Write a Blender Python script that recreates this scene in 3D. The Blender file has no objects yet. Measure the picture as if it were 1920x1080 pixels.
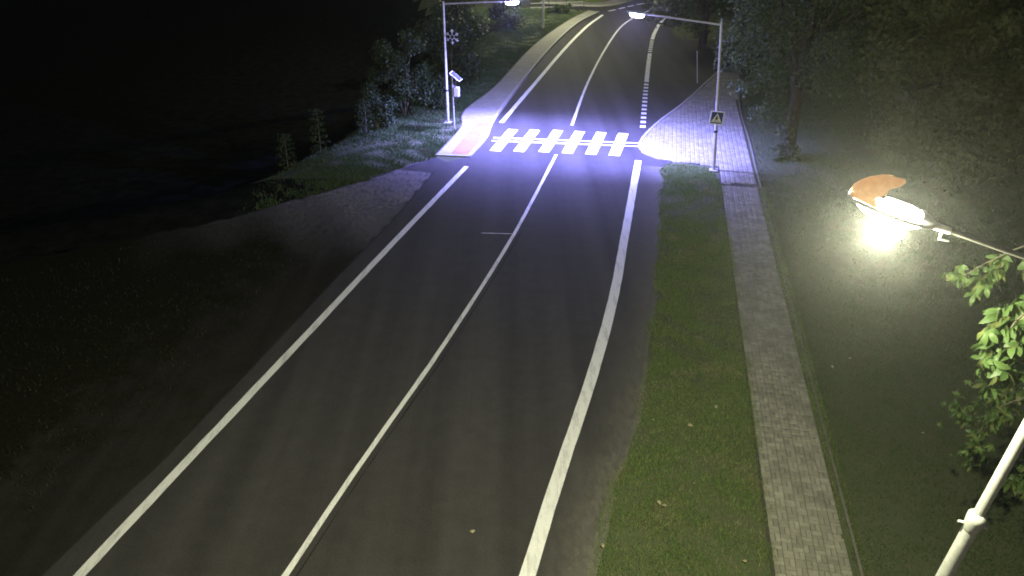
import bpy, bmesh, math, random
import numpy as np
from mathutils import Vector, Matrix

random.seed(7)
RNG = np.random.default_rng(7)
scene = bpy.context.scene
COL = scene.collection

# ------------------------------------------------------------------ camera, sky, exposure
CAM_H = 11.47                       # camera sits on a tall mast beside the road
PITCH = math.radians(28.3)
cam_d = bpy.data.cameras.new("camera")
cam_d.sensor_width = 36.0
cam_d.lens = 36.0 * 1468.0 / 1920.0
cam_d.clip_end = 2000.0
cam = bpy.data.objects.new("camera", cam_d)
cam.location = (0, 0, CAM_H)
cam.rotation_euler = (math.pi / 2 - PITCH, 0, 0)
COL.objects.link(cam)
scene.camera = cam

world = bpy.data.worlds.new("World")
scene.world = world
world.use_nodes = True
wn = world.node_tree.nodes
wl = world.node_tree.links
sky_node = wn.new("ShaderNodeTexSky")
sky_node.sky_type = 'NISHITA'
sky_node.sun_disc = False
sky_node.sun_elevation = math.radians(15.0)
sky_node.sun_rotation = math.radians(200)
wl.new(sky_node.outputs[0], wn["Background"].inputs[0])
wn["Background"].inputs[1].default_value = 0.022     # deep night: barely any sky light

scene.view_settings.view_transform = 'Standard'
scene.view_settings.look = 'None'
scene.view_settings.exposure = 0.0
scene.view_settings.gamma = 1.0
scene.cycles.use_denoising = True
scene.cycles.sample_clamp_indirect = 2.0
scene.cycles.filter_width = 1.8        # the soft lens of a roadside camera
scene.cycles.max_bounces = 4
scene.cycles.diffuse_bounces = 2
scene.cycles.volume_bounces = 0
scene.cycles.transparent_max_bounces = 8

# lamp strengths (the lamps themselves are built further down)
P_STREET = 6200.0
P_CROSS = 27000.0
P_FAR = 6800.0
C_STREET = (1.0, 0.99, 0.66)
C_CROSS = (0.26, 0.26, 1.0)

AZ = math.radians(14.5)             # heading of the straight stretch of road
FWD = Vector((math.sin(AZ), math.cos(AZ), 0))
RIGHT = Vector((math.cos(AZ), -math.sin(AZ), 0))


# ------------------------------------------------------------------ helpers
def node_mat(name):
    m = bpy.data.materials.new(name)
    m.use_nodes = True
    nt = m.node_tree
    b = nt.nodes["Principled BSDF"]
    return m, nt, b


def ramp(nt, fac, stops):
    r = nt.nodes.new("ShaderNodeValToRGB")
    el = r.color_ramp.elements
    while len(el) < len(stops):
        el.new(0.5)
    for e, (p, c) in zip(el, stops):
        e.position = p
        e.color = (*c, 1) if len(c) == 3 else c
    nt.links.new(fac, r.inputs[0])
    return r.outputs[0]


def noise(nt, scale, detail=4.0, rough=0.55, vec=None, dist=0.0):
    n = nt.nodes.new("ShaderNodeTexNoise")
    n.inputs["Scale"].default_value = scale
    n.inputs["Detail"].default_value = detail
    n.inputs["Roughness"].default_value = rough
    n.inputs["Distortion"].default_value = dist
    if vec is not None:
        nt.links.new(vec, n.inputs["Vector"])
    return n.outputs["Fac"]


def position(nt, scale=(1, 1, 1), rotz=0.0):
    g = nt.nodes.new("ShaderNodeNewGeometry")
    mp = nt.nodes.new("ShaderNodeMapping")
    mp.inputs["Rotation"].default_value = (0, 0, rotz)
    mp.inputs["Scale"].default_value = scale
    nt.links.new(g.outputs["Position"], mp.inputs["Vector"])
    return mp.outputs[0]


def mixc(nt, fac, a, b, mode='MIX'):
    m = nt.nodes.new("ShaderNodeMix")
    m.data_type = 'RGBA'
    m.blend_type = mode
    for sock, v in ((m.inputs[0], fac), (m.inputs[6], a), (m.inputs[7], b)):
        if isinstance(v, (int, float)):
            sock.default_value = v
        elif isinstance(v, tuple):
            sock.default_value = (*v, 1)
        else:
            nt.links.new(v, sock)
    return m.outputs[2]


def bump(nt, b, height, strength=0.3, dist=0.01):
    bp = nt.nodes.new("ShaderNodeBump")
    bp.inputs["Strength"].default_value = strength
    bp.inputs["Distance"].default_value = dist
    nt.links.new(height, bp.inputs["Height"])
    nt.links.new(bp.outputs[0], b.inputs["Normal"])


def simple_mat(name, col, rough=0.6, metal=0.0, var=0.15, scale=8.0, bumpy=0.0, spec=None):
    m, nt, b = node_mat(name)
    n = noise(nt, scale, 5, 0.6, position(nt))
    lo = tuple(max(0, c * (1 - var)) for c in col)
    hi = tuple(min(1, c * (1 + var)) for c in col)
    nt.links.new(ramp(nt, n, [(0.3, lo), (0.7, hi)]), b.inputs["Base Color"])
    b.inputs["Roughness"].default_value = rough
    b.inputs["Metallic"].default_value = metal
    if spec is not None:
        b.inputs["Specular IOR Level"].default_value = spec
    if bumpy:
        bump(nt, b, noise(nt, scale * 4, 4, 0.6, position(nt)), bumpy, 0.01)
    return m


def link(o, parent=None):
    COL.objects.link(o)
    if parent is not None:
        o.parent = parent
    return o


def mesh_obj(name, verts, faces, mat, parent=None, smooth=False):
    me = bpy.data.meshes.new(name)
    me.from_pydata([tuple(v) for v in verts], [], faces)
    if smooth:
        for p in me.polygons:
            p.use_smooth = True
    me.materials.append(mat)
    me.update()
    o = bpy.data.objects.new(name, me)
    return link(o, parent)


def bm_obj(name, bm, mat, parent=None, smooth=False):
    me = bpy.data.meshes.new(name)
    bmesh.ops.recalc_face_normals(bm, faces=bm.faces)
    bm.to_mesh(me)
    bm.free()
    if smooth:
        for p in me.polygons:
            p.use_smooth = True
    if mat is not None:
        me.materials.append(mat)
    o = bpy.data.objects.new(name, me)
    return link(o, parent)


def tag(o, label=None, cat=None, group=None, kind=None):
    if label:
        o["label"] = label
    if cat:
        o["category"] = cat
    if group:
        o["group"] = group
    if kind:
        o["kind"] = kind
    return o


def empty(name, loc=(0, 0, 0)):
    o = bpy.data.objects.new(name, None)
    o.empty_display_size = 0.2
    link(o)
    o.location = loc
    return o


def fast_mesh(name, V, loops, per, mat, parent=None):
    """big triangle / quad soups: V (n,3), loops flat index array, per = verts per face"""
    me = bpy.data.meshes.new(name)
    nf = len(loops) // per
    me.vertices.add(len(V))
    me.vertices.foreach_set("co", np.asarray(V, np.float32).ravel())
    me.loops.add(len(loops))
    me.loops.foreach_set("vertex_index", np.asarray(loops, np.int32))
    me.polygons.add(nf)
    me.polygons.foreach_set("loop_start", np.arange(0, nf * per, per, dtype=np.int32))
    me.update(calc_edges=True)
    me.validate()
    me.materials.append(mat)
    o = bpy.data.objects.new(name, me)
    return link(o, parent)


def catmull(pts, step=0.5):
    pts = [np.array(p, float) for p in pts]
    P = [2 * pts[0] - pts[1]] + pts + [2 * pts[-1] - pts[-2]]
    out = []
    for i in range(1, len(P) - 2):
        n = max(2, int(np.linalg.norm(P[i + 1] - P[i]) / step))
        for k in range(n):
            t = k / n
            a, b, c, d = P[i - 1], P[i], P[i + 1], P[i + 2]
            out.append(0.5 * (2 * b + (c - a) * t + (2 * a - 5 * b + 4 * c - d) * t * t + (3 * b - a - 3 * c + d) * t ** 3))
    out.append(pts[-1])
    return np.array(out)


def resample(pts, step):
    pts = np.asarray(pts, float)
    seg = np.linalg.norm(np.diff(pts, axis=0), axis=1)
    s = np.concatenate([[0], np.cumsum(seg)])
    n = max(1, int(round(s[-1] / step)))
    q = np.linspace(0, s[-1], n + 1)
    return np.stack([np.interp(q, s, pts[:, k]) for k in range(pts.shape[1])], 1)


def normals2d(p):
    t = np.gradient(p, axis=0)
    t /= np.linalg.norm(t, axis=1)[:, None] + 1e-9
    return np.stack([t[:, 1], -t[:, 0]], 1)       # to the right of travel


def ribbon(name, pts, width, z, mat, parent=None, jitter=0.0):
    p = np.asarray(pts, float)[:, :2]
    n = normals2d(p)
    jl = RNG.normal(0, jitter, len(p)) if jitter else 0
    jr = RNG.normal(0, jitter, len(p)) if jitter else 0
    a = p - n * (width / 2 + np.reshape(jl, (-1, 1)) if jitter else width / 2)
    b = p + n * (width / 2 + np.reshape(jr, (-1, 1)) if jitter else width / 2)
    V = [(x, y, z) for x, y in a] + [(x, y, z) for x, y in b]
    k = len(p)
    F = [(i, k + i, k + i + 1, i + 1) for i in range(k - 1)]
    return mesh_obj(name, V, F, mat, parent)


def sheet(name, poly, z, mat, parent=None, skirt=0.0):
    V = [(x, y, z) for x, y in poly]
    n = len(V)
    F = [tuple(range(n))]
    if skirt:
        V += [(x, y, z - skirt) for x, y in poly]
        F += [(i, i + n, (i + 1) % n + n, (i + 1) % n) for i in range(n)]
    bm = bmesh.new()
    vs = [bm.verts.new(v) for v in V]
    for f in F:
        bm.faces.new([vs[i] for i in f])
    bmesh.ops.triangulate(bm, faces=[f for f in bm.faces if len(f.verts) > 4])
    o = bm_obj(name, bm, mat, parent)
    me = o.data
    if me.polygons and sum(p.normal.z for p in me.polygons) < 0:
        me.flip_normals()
    return o


def tube_bm(bm, path, radii, seg=10, cap=True):
    path = [Vector(p) for p in path]
    rings = []
    for i, p in enumerate(path):
        a = path[max(0, i - 1)]
        b = path[min(len(path) - 1, i + 1)]
        t = (b - a).normalized()
        up = Vector((0, 0, 1)) if abs(t.z) < 0.95 else Vector((1, 0, 0))
        u = t.cross(up).normalized()
        v = t.cross(u)
        r = radii[i] if isinstance(radii, (list, tuple)) else radii
        rings.append([bm.verts.new(p + (u * math.cos(2 * math.pi * k / seg) + v * math.sin(2 * math.pi * k / seg)) * r) for k in range(seg)])
    for A, B in zip(rings, rings[1:]):
        for k in range(seg):
            bm.faces.new((A[k], A[(k + 1) % seg], B[(k + 1) % seg], B[k]))
    if cap:
        bm.faces.new([bm.verts.new(v.co) for v in rings[0][::-1]])
        bm.faces.new([bm.verts.new(v.co) for v in rings[-1]])


def tube(name, path, radii, mat, parent=None, seg=10):
    bm = bmesh.new()
    tube_bm(bm, path, radii, seg)
    return bm_obj(name, bm, mat, parent, smooth=True)


def box_bm(bm, c, size, rot=None, bevel=0.0):
    M = Matrix.Translation(c) @ (rot.to_4x4() if rot is not None else Matrix.Identity(4)) @ Matrix.Diagonal((*size, 1))
    r = bmesh.ops.create_cube(bm, size=1.0, matrix=M)
    if bevel:
        es = list({e for v in r["verts"] for e in v.link_edges})
        bmesh.ops.bevel(bm, geom=es, offset=bevel, segments=2, profile=0.5, affect='EDGES')


def box(name, c, size, mat, parent=None, rot=None, bevel=0.004):
    bm = bmesh.new()
    box_bm(bm, c, size, rot, bevel)
    return bm_obj(name, bm, mat, parent)


def frame(x, y, z):
    """rotation whose columns are the given axes"""
    return Matrix((x, y, z)).transposed()


def inside(px, py, poly):
    poly = np.asarray(poly)
    x1, y1 = poly[:, 0], poly[:, 1]
    x2, y2 = np.roll(x1, -1), np.roll(y1, -1)
    res = np.zeros(len(px), bool)
    for a, b, c, d in zip(x1, y1, x2, y2):
        cond = ((b > py) != (d > py))
        with np.errstate(divide='ignore', invalid='ignore'):
            xi = (c - a) * (py - b) / (d - b + 1e-12) + a
        res ^= cond & (px < xi)
    return res


# ------------------------------------------------------------------ materials
def make_asphalt(name, lo, hi, rough=0.85, patch=0.45):
    m, nt, b = node_mat(name)
    fine = noise(nt, 26, 6, 0.85, position(nt))
    mid = noise(nt, 2.2, 6, 0.65, position(nt))
    trk = noise(nt, 1.0, 4, 0.5, position(nt, (0.9, 0.03, 1), AZ))   # wheel tracks run with the road
    c = ramp(nt, fine, [(0.36, tuple(v * 0.25 for v in lo)), (0.66, tuple(v * 1.8 for v in hi))])
    c = mixc(nt, 0.4, c, ramp(nt, mid, [(0.25, tuple(v * (1 - patch) for v in lo)), (0.75, tuple(v * (1 + patch) for v in hi))]))
    c = mixc(nt, 0.4, c, ramp(nt, trk, [(0.36, tuple(v * 0.55 for v in lo)), (0.64, tuple(v * 1.3 for v in hi))]))
    nt.links.new(c, b.inputs["Base Color"])
    b.inputs["Roughness"].default_value = rough
    b.inputs["Specular IOR Level"].default_value = 0.25
    bump(nt, b, noise(nt, 120, 2, 0.7, position(nt)), 0.5, 0.006)
    return m


M_ASPHALT = make_asphalt("asphalt", (0.028, 0.0258, 0.0245), (0.050, 0.0465, 0.0435))
def paint_shade_leftward(m):
    """fall-off of lamp light painted in: colour darkens leftwards from the road"""
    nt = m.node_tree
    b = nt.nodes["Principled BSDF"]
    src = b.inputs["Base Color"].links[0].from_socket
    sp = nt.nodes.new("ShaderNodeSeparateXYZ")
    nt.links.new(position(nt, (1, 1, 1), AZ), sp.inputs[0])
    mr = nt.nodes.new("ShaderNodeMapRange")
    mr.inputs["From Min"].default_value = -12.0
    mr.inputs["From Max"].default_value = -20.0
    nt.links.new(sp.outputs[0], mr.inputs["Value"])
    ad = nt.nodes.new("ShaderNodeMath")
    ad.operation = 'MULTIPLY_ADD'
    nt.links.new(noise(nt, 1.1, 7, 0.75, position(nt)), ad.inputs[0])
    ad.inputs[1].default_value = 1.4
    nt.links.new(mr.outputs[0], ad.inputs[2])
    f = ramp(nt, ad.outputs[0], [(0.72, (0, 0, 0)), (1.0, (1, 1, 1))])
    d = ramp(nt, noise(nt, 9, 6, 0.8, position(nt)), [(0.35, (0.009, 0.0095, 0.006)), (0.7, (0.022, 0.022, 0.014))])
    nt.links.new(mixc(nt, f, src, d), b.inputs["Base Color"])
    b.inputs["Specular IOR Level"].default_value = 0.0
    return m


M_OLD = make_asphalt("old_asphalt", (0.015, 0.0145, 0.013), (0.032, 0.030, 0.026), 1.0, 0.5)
M_FIELD = simple_mat("field_shade_dark", (0.013, 0.0135, 0.011), 1.0, 0, 0.5, 1.5, 0.5, 0.0)  # ground colour darkened to paint in the unlit left side
M_OLD = paint_shade_leftward(M_OLD)
M_SEAM = simple_mat("tar_seam", (0.012, 0.012, 0.012), 1.0, 0, 0.3, 20)


def make_paint():
    m, nt, b = node_mat("road_paint")
    w = noise(nt, 9, 6, 0.75, position(nt))
    g = noise(nt, 70, 3, 0.6, position(nt))
    c = ramp(nt, w, [(0.22, (0.42, 0.41, 0.39)), (0.4, (0.76, 0.75, 0.72)), (0.75, (0.86, 0.85, 0.82))])
    c = mixc(nt, 0.35, c, ramp(nt, g, [(0.3, (0.5, 0.49, 0.47)), (0.55, (0.86, 0.85, 0.82))]))
    sc = noise(nt, 3.5, 7, 0.75, position(nt, (1.6, 0.25, 1), AZ))      # tyre scuffs along the traffic
    c = mixc(nt, ramp(nt, sc, [(0.5, (0, 0, 0)), (0.72, (0.65, 0.65, 0.65))]), c, (0.22, 0.21, 0.20))
    ch = noise(nt, 34, 5, 0.8, position(nt))
    c = mixc(nt, ramp(nt, ch, [(0.63, (0, 0, 0)), (0.70, (0.8, 0.8, 0.8))]), c, (0.05, 0.048, 0.046))
    nt.links.new(c, b.inputs["Base Color"])
    b.inputs["Roughness"].default_value = 0.7
    return m


M_PAINT = make_paint()


def make_dust_or_spill(name, lo, hi):
    m, nt, b = node_mat(name)
    n = noise(nt, 7.0, 8, 0.8, position(nt, (1, 0.4, 1), AZ))
    c = ramp(nt, noise(nt, 30, 4, 0.7, position(nt)), [(0.3, lo), (0.7, hi)])
    nt.links.new(c, b.inputs["Base Color"])
    b.inputs["Roughness"].default_value = 0.95
    at = nt.nodes.new("ShaderNodeAttribute")
    at.attribute_name = "edge"
    mu = nt.nodes.new("ShaderNodeMath")
    mu.operation = 'MULTIPLY'
    nt.links.new(ramp(nt, n, [(0.3, (0.25, 0.25, 0.25)), (0.62, (1, 1, 1))]), mu.inputs[0])
    nt.links.new(at.outputs["Fac"], mu.inputs[1])
    nt.links.new(mu.outputs[0], b.inputs["Alpha"])
    return m


M_DUST = make_dust_or_spill("roadside_dust", (0.13, 0.122, 0.10), (0.27, 0.255, 0.21))
M_LAMPLIT = make_dust_or_spill("pale_lamplit_asphalt", (0.13, 0.12, 0.115), (0.26, 0.245, 0.23))  # paler asphalt with the crossing lamps' spill painted in


def make_ground():
    m, nt, b = node_mat("lawn_soil")
    big = noise(nt, 0.35, 5, 0.6, position(nt))
    mid = noise(nt, 3.0, 5, 0.65, position(nt))
    fin = noise(nt, 40, 3, 0.7, position(nt))
    c = ramp(nt, big, [(0.3, (0.065, 0.085, 0.04)), (0.7, (0.09, 0.10, 0.055))])
    c = mixc(nt, ramp(nt, mid, [(0.45, (0, 0, 0)), (0.75, (0.85, 0.85, 0.85))]), c, (0.13, 0.115, 0.075))
    c = mixc(nt, 0.5, c, ramp(nt, fin, [(0.3, (0.030, 0.040, 0.020)), (0.7, (0.13, 0.14, 0.08))]))
    nt.links.new(c, b.inputs["Base Color"])
    b.inputs["Roughness"].default_value = 0.95
    b.inputs["Specular IOR Level"].default_value = 0.1
    bump(nt, b, mid, 0.6, 0.05)
    return m


M_GROUND = make_ground()
M_SOIL = simple_mat("bare_soil", (0.10, 0.085, 0.06), 0.95, 0, 0.35, 14, 0.5)


def make_leafy(name, cols, trans=0.25, rough=0.55, patch=0.6, dry=None):
    """foliage: every leaf its own tone, with a slow drift across the crown"""
    m, nt, b = node_mat(name)
    g = nt.nodes.new("ShaderNodeNewGeometry")
    c = ramp(nt, g.outputs["Random Per Island"], [(i / (len(cols) - 1), cc) for i, cc in enumerate(cols)])
    if dry is not None:
        n = noise(nt, patch, 5, 0.65, position(nt))
        c = mixc(nt, ramp(nt, n, [(0.52, (0, 0, 0)), (0.72, (0.9, 0.9, 0.9))]), c, dry)
    nt.links.new(c, b.inputs["Base Color"])
    b.inputs["Roughness"].default_value = rough
    b.inputs["Specular IOR Level"].default_value = 0.3
    out = nt.nodes["Material Output"]
    t = nt.nodes.new("ShaderNodeBsdfTranslucent")
    nt.links.new(c, t.inputs[0])
    mx = nt.nodes.new("ShaderNodeMixShader")
    mx.inputs[0].default_value = trans
    nt.links.new(b.outputs[0], mx.inputs[1])
    nt.links.new(t.outputs[0], mx.inputs[2])
    nt.links.new(mx.outputs[0], out.inputs[0])
    return m


M_GRASS = make_leafy("grass_blades", [(0.085, 0.165, 0.04), (0.125, 0.225, 0.055), (0.17, 0.25, 0.07), (0.28, 0.27, 0.11)],
                     0.2, 0.6, 1.1, (0.32, 0.29, 0.15))
M_GRASS_SHADED = make_leafy("shaded_grass_blades", [(0.036, 0.082, 0.022), (0.056, 0.112, 0.03), (0.074, 0.12, 0.04), (0.11, 0.116, 0.052)],
                    0.2, 0.6, 0.8, (0.13, 0.12, 0.075))  # shaded copy of the verge grass: weaker lamp light painted into the colour
M_DIMGRASS = make_leafy("dim_shade_grass", [(0.018, 0.020, 0.010), (0.040, 0.040, 0.020), (0.055, 0.050, 0.028)], 0.2, 0.7)  # low light left of the road painted into these dull tones
M_BUSH = make_leafy("shrub_leaves", [(0.014, 0.03, 0.008), (0.03, 0.05, 0.014), (0.06, 0.08, 0.026)], 0.2)
M_CROWN = make_leafy("tree_leaves", [(0.045, 0.075, 0.03), (0.075, 0.11, 0.045), (0.12, 0.145, 0.06)], 0.25)
M_LINDEN = make_leafy("linden_leaves", [(0.06, 0.085, 0.03), (0.11, 0.13, 0.05), (0.16, 0.17, 0.07)], 0.3)
M_CHEST = make_leafy("chestnut_leaves", [(0.04, 0.075, 0.02), (0.07, 0.12, 0.035), (0.085, 0.14, 0.04), (0.13, 0.155, 0.05)], 0.3, 0.5)
M_BARK = simple_mat("bark", (0.06, 0.048, 0.036), 0.95, 0, 0.5, 12, 1.0)
M_TWIG = simple_mat("twig_bark", (0.12, 0.105, 0.08), 0.9, 0, 0.3, 20, 0.3)


def make_block(name, lo, hi):
    m, nt, b = node_mat(name)
    g = nt.nodes.new("ShaderNodeNewGeometry")
    oi = nt.nodes.new("ShaderNodeObjectInfo")
    add = nt.nodes.new("ShaderNodeMath")
    add.operation = 'ADD'
    nt.links.new(g.outputs["Random Per Island"], add.inputs[0])
    nt.links.new(oi.outputs["Random"], add.inputs[1])
    fr = nt.nodes.new("ShaderNodeMath")
    fr.operation = 'FRACT'
    nt.links.new(add.outputs[0], fr.inputs[0])
    c = ramp(nt, fr.outputs[0], [(0.0, lo), (1.0, hi)])
    n = noise(nt, 1.6, 8, 0.75, position(nt))
    c = mixc(nt, ramp(nt, n, [(0.42, (0, 0, 0)), (0.66, (0.85, 0.85, 0.85))]), c, tuple(v * 0.55 for v in lo))
    c = mixc(nt, 0.25, c, ramp(nt, noise(nt, 140, 2, 0.6, position(nt)), [(0.3, tuple(v * 0.6 for v in lo)), (0.7, hi)]))
    nt.links.new(c, b.inputs["Base Color"])
    b.inputs["Roughness"].default_value = 0.9
    bump(nt, b, noise(nt, 160, 2, 0.6, position(nt)), 0.4, 0.003)
    return m


M_BLOCK = make_block("concrete_block", (0.205, 0.195, 0.15), (0.35, 0.335, 0.265))
M_RED = make_block("red_block", (0.27, 0.15, 0.135), (0.37, 0.20, 0.18))
M_JOINT = simple_mat("sand_joint", (0.05, 0.047, 0.035), 0.95, 0, 0.3, 30)
M_KERB = simple_mat("kerb_concrete", (0.34, 0.33, 0.30), 0.85, 0, 0.2, 6, 0.3)
M_EDGE = simple_mat("edging_concrete", (0.13, 0.125, 0.095), 0.9, 0, 0.3, 5, 0.4)


def make_slab():
    m, nt, b = node_mat("footway_paving")
    br = nt.nodes.new("ShaderNodeTexBrick")
    br.inputs["Scale"].default_value = 1.0
    br.inputs["Brick Width"].default_value = 0.2
    br.inputs["Row Height"].default_value = 0.1
    br.inputs["Mortar Size"].default_value = 0.006
    br.inputs["Color1"].default_value = (0.25, 0.24, 0.21, 1)
    br.inputs["Color2"].default_value = (0.33, 0.32, 0.28, 1)
    br.inputs["Mortar"].default_value = (0.09, 0.085, 0.07, 1)
    nt.links.new(position(nt, (1, 1, 1), AZ), br.inputs["Vector"])
    n = noise(nt, 1.2, 5, 0.65, position(nt))
    c = mixc(nt, ramp(nt, n, [(0.4, (0, 0, 0)), (0.75, (0.6, 0.6, 0.6))]), br.outputs["Color"], (0.17, 0.155, 0.13))
    nt.links.new(c, b.inputs["Base Color"])
    b.inputs["Roughness"].default_value = 0.9
    return m


M_SLAB = make_slab()
M_GALV = simple_mat("galvanised_steel", (0.50, 0.50, 0.49), 0.5, 0.3, 0.2, 10, 0.1)
M_WHITEPOLE = simple_mat("weathered_pale_paint", (0.55, 0.56, 0.52), 0.6, 0.0, 0.18, 14, 0.3)
M_ARM = simple_mat("arm_shade_grey", (0.16, 0.16, 0.14), 0.8, 0.0, 0.2, 12)  # shade above the lamp head painted in as darker grey
M_DARKMETAL = simple_mat("dark_metal", (0.05, 0.05, 0.055), 0.5, 0.3, 0.2, 10)
M_BOX = simple_mat("grey_cabinet", (0.38, 0.38, 0.38), 0.5, 0, 0.1, 6)
M_SOLAR = simple_mat("solar_cells", (0.02, 0.022, 0.05), 0.2, 0.2, 0.2, 6)
M_SIGNWHITE = simple_mat("sign_white", (0.75, 0.75, 0.75), 0.4, 0, 0.04, 4)
M_SIGNBLUE = simple_mat("sign_blue", (0.01, 0.03, 0.22), 0.4, 0, 0.08, 4)
M_SIGNBLACK = simple_mat("sign_black", (0.012, 0.012, 0.012), 0.5, 0, 0.1, 4)
M_TINSEL = simple_mat("tinsel", (0.55, 0.55, 0.55), 0.4, 0.2, 0.2, 30)
M_DEADLEAF = simple_mat("dead_leaf", (0.30, 0.27, 0.16), 0.8, 0, 0.3, 30)


def emit_mat(name, col, s):
    m, nt, b = node_mat(name)
    b.inputs["Base Color"].default_value = (0.8, 0.8, 0.8, 1)
    b.inputs["Emission Color"].default_value = (*col, 1)
    b.inputs["Emission Strength"].default_value = s
    return m


M_LED = emit_mat("led_panel", (0.36, 0.36, 1.0), 1500.0)
M_BOWL = emit_mat("lamp_glass", (1.0, 0.98, 0.88), 30.0)


def make_cover():
    m, nt, b = node_mat("aged_plastic_cover")
    n = noise(nt, 14, 5, 0.6, position(nt))
    c = ramp(nt, n, [(0.3, (0.55, 0.34, 0.14)), (0.7, (0.74, 0.50, 0.25))])
    nt.links.new(c, b.inputs["Base Color"])
    b.inputs["Roughness"].default_value = 0.5
    t = nt.nodes.new("ShaderNodeBsdfTranslucent")
    nt.links.new(c, t.inputs[0])
    mx = nt.nodes.new("ShaderNodeMixShader")
    mx.inputs[0].default_value = 0.38
    nt.links.new(b.outputs[0], mx.inputs[1])
    nt.links.new(t.outputs[0], mx.inputs[2])
    nt.links.new(mx.outputs[0], nt.nodes["Material Output"].inputs[0])
    return m


M_COVER = make_cover()

# ------------------------------------------------------------------ surveyed lines (metres)
LEFT1 = catmull([(-11.9, -5), (-7.9, 10.34), (-5.44, 19.61), (-4.08, 24.74), (-1.97, 32.44)])
LEFT2 = catmull([(-0.54, 39.03), (1.27, 46.74), (3.83, 57.62), (6.07, 66.12), (7.95, 71.83)])
CENT1 = catmull([(-8.3, -5), (-4.14, 10.25), (-3.12, 13.83), (-1.77, 18.35), (0.06, 25.28), (2.0, 34.01)])
CENT2 = catmull([(3.01, 38.57), (4.44, 46.74), (6.32, 55.8), (8.53, 64.93), (10.27, 69.92), (12.4, 74.2)])
RGHT1 = catmull([(-3.6, -5), (0.33, 10.34), (2.08, 16.68), (3.05, 20.62), (3.91, 24.83), (5.59, 33.2)])
RGHT2 = catmull([(6.51, 38.11), (8.1, 47.4), (9.95, 57.62), (11.25, 63.79), (12.92, 69.39), (15.2, 73.2)])
ROAD_L = catmull([(-12.9, -5), (-8.62, 10.2), (-7.76, 12.97), (-7.23, 15.0), (-6.38, 18.49), (-5.6, 21.76), (-4.42, 26.41), (-3.25, 31.97)])
WALK_R = catmull([(-1.82, 33.82), (-1.15, 36.6), (-0.85, 39.5), (0.81, 48.06), (3.11, 58.57), (5.51, 67.34), (7.75, 72.75)])
WALK_L = catmull([(-3.37, 34.0), (-2.5, 38.1), (-2.5, 40.8), (-0.94, 46.1), (1.53, 57.6), (4.41, 67.3), (6.85, 73.5)])
VERGE_L = catmull([(-2.2, -5), (1.38, 10.21), (2.65, 13.93), (3.65, 17.95), (4.65, 22.77), (6.4, 32.4)])
PAD_K = catmull([(7.2, 33.06), (6.63, 33.28), (6.14, 33.86), (5.92, 34.45), (5.93, 35.16), (6.18, 36.21), (6.66, 37.4), (7.67, 39.51), (8.91, 41.72), (10.34, 44.52), (12.04, 48.06), (14.0, 51.5), (18, 55)])
FAR_R = catmull([(18, 60.5), (14.2, 60.2), (12.6, 62.0), (13.2, 66.0), (15.5, 70.5), (22, 74.5), (40, 79)])

SW0 = np.array([4.84, 10.21])                 # left edge of the right-hand footway
SW_DIR = np.array([0.187, 1.0]) / math.hypot(0.187, 1)
SW_N = np.array([SW_DIR[1], -SW_DIR[0]])
SW_W = 1.40


def bank_edge(y):
    return np.interp(y, [-100, 10, 22, 28, 30, 33.3, 35.6, 38.6, 40.5, 46, 57, 65, 70, 80, 200],
                     [-40, -34, -24, -13.5, -10.2, -7.9, -6.9, -5.5, -4.9, -3.6, -1.9, 0.0, -4, -7, -30])


def ground_z(x, y):
    t = np.clip((bank_edge(y) - x) / 10.0, 0, 1)
    return -0.018 - 4.0 * t * t * (3 - 2 * t)


# ------------------------------------------------------------------ ground and road
def build_ground():
    gx = np.concatenate([np.linspace(-500, -50, 10)[:-1], np.arange(-50, 50.1, 1.0), np.linspace(60, 500, 10)])
    gy = np.concatenate([np.linspace(-300, -10, 6)[:-1], np.arange(-10, 100.1, 1.0), np.linspace(120, 900, 12)])
    X, Y = np.meshgrid(gx, gy)
    Z = ground_z(X, Y)
    V = np.stack([X.ravel(), Y.ravel(), Z.ravel()], 1)
    w, h = len(gx), len(gy)
    i = (np.arange(h - 1)[:, None] * w + np.arange(w - 1)[None, :]).ravel()
    loops = np.stack([i, i + 1, i + w + 1, i + w], 1).ravel()
    o = fast_mesh("ground", V, loops, 4, M_GROUND)
    o.data.materials.append(M_FIELD)        # left field and roadside, lack of light painted in as darkness
    cx = np.array([p.center[:2] for p in o.data.polygons])
    o.data.polygons.foreach_set("material_index", ((cx[:, 0] < bank_edge(cx[:, 1]) - 2.0) | ((cx[:, 1] < 31) & (cx[:, 0] < -3))).astype(np.int32))
    tag(o, kind="structure")
    return o


build_ground()

road_poly = [tuple(p) for p in ROAD_L] + [(-2.9, 33.0)] + [tuple(p) for p in WALK_R] + [(7.0, 73.9), (3.0, 75.6), (3.0, 77.6), (7.6, 76.7), (9.25, 77.3), (10.5, 78.9), (12.0, 81.5), (20, 86), (44, 88)] \
    + [tuple(p) for p in FAR_R[::-1]] + [tuple(p) for p in PAD_K[::-1]] + [tuple(p) for p in VERGE_L[::-1]]
road = tag(sheet("road", road_poly, 0.0, M_ASPHALT), kind="structure")

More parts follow.
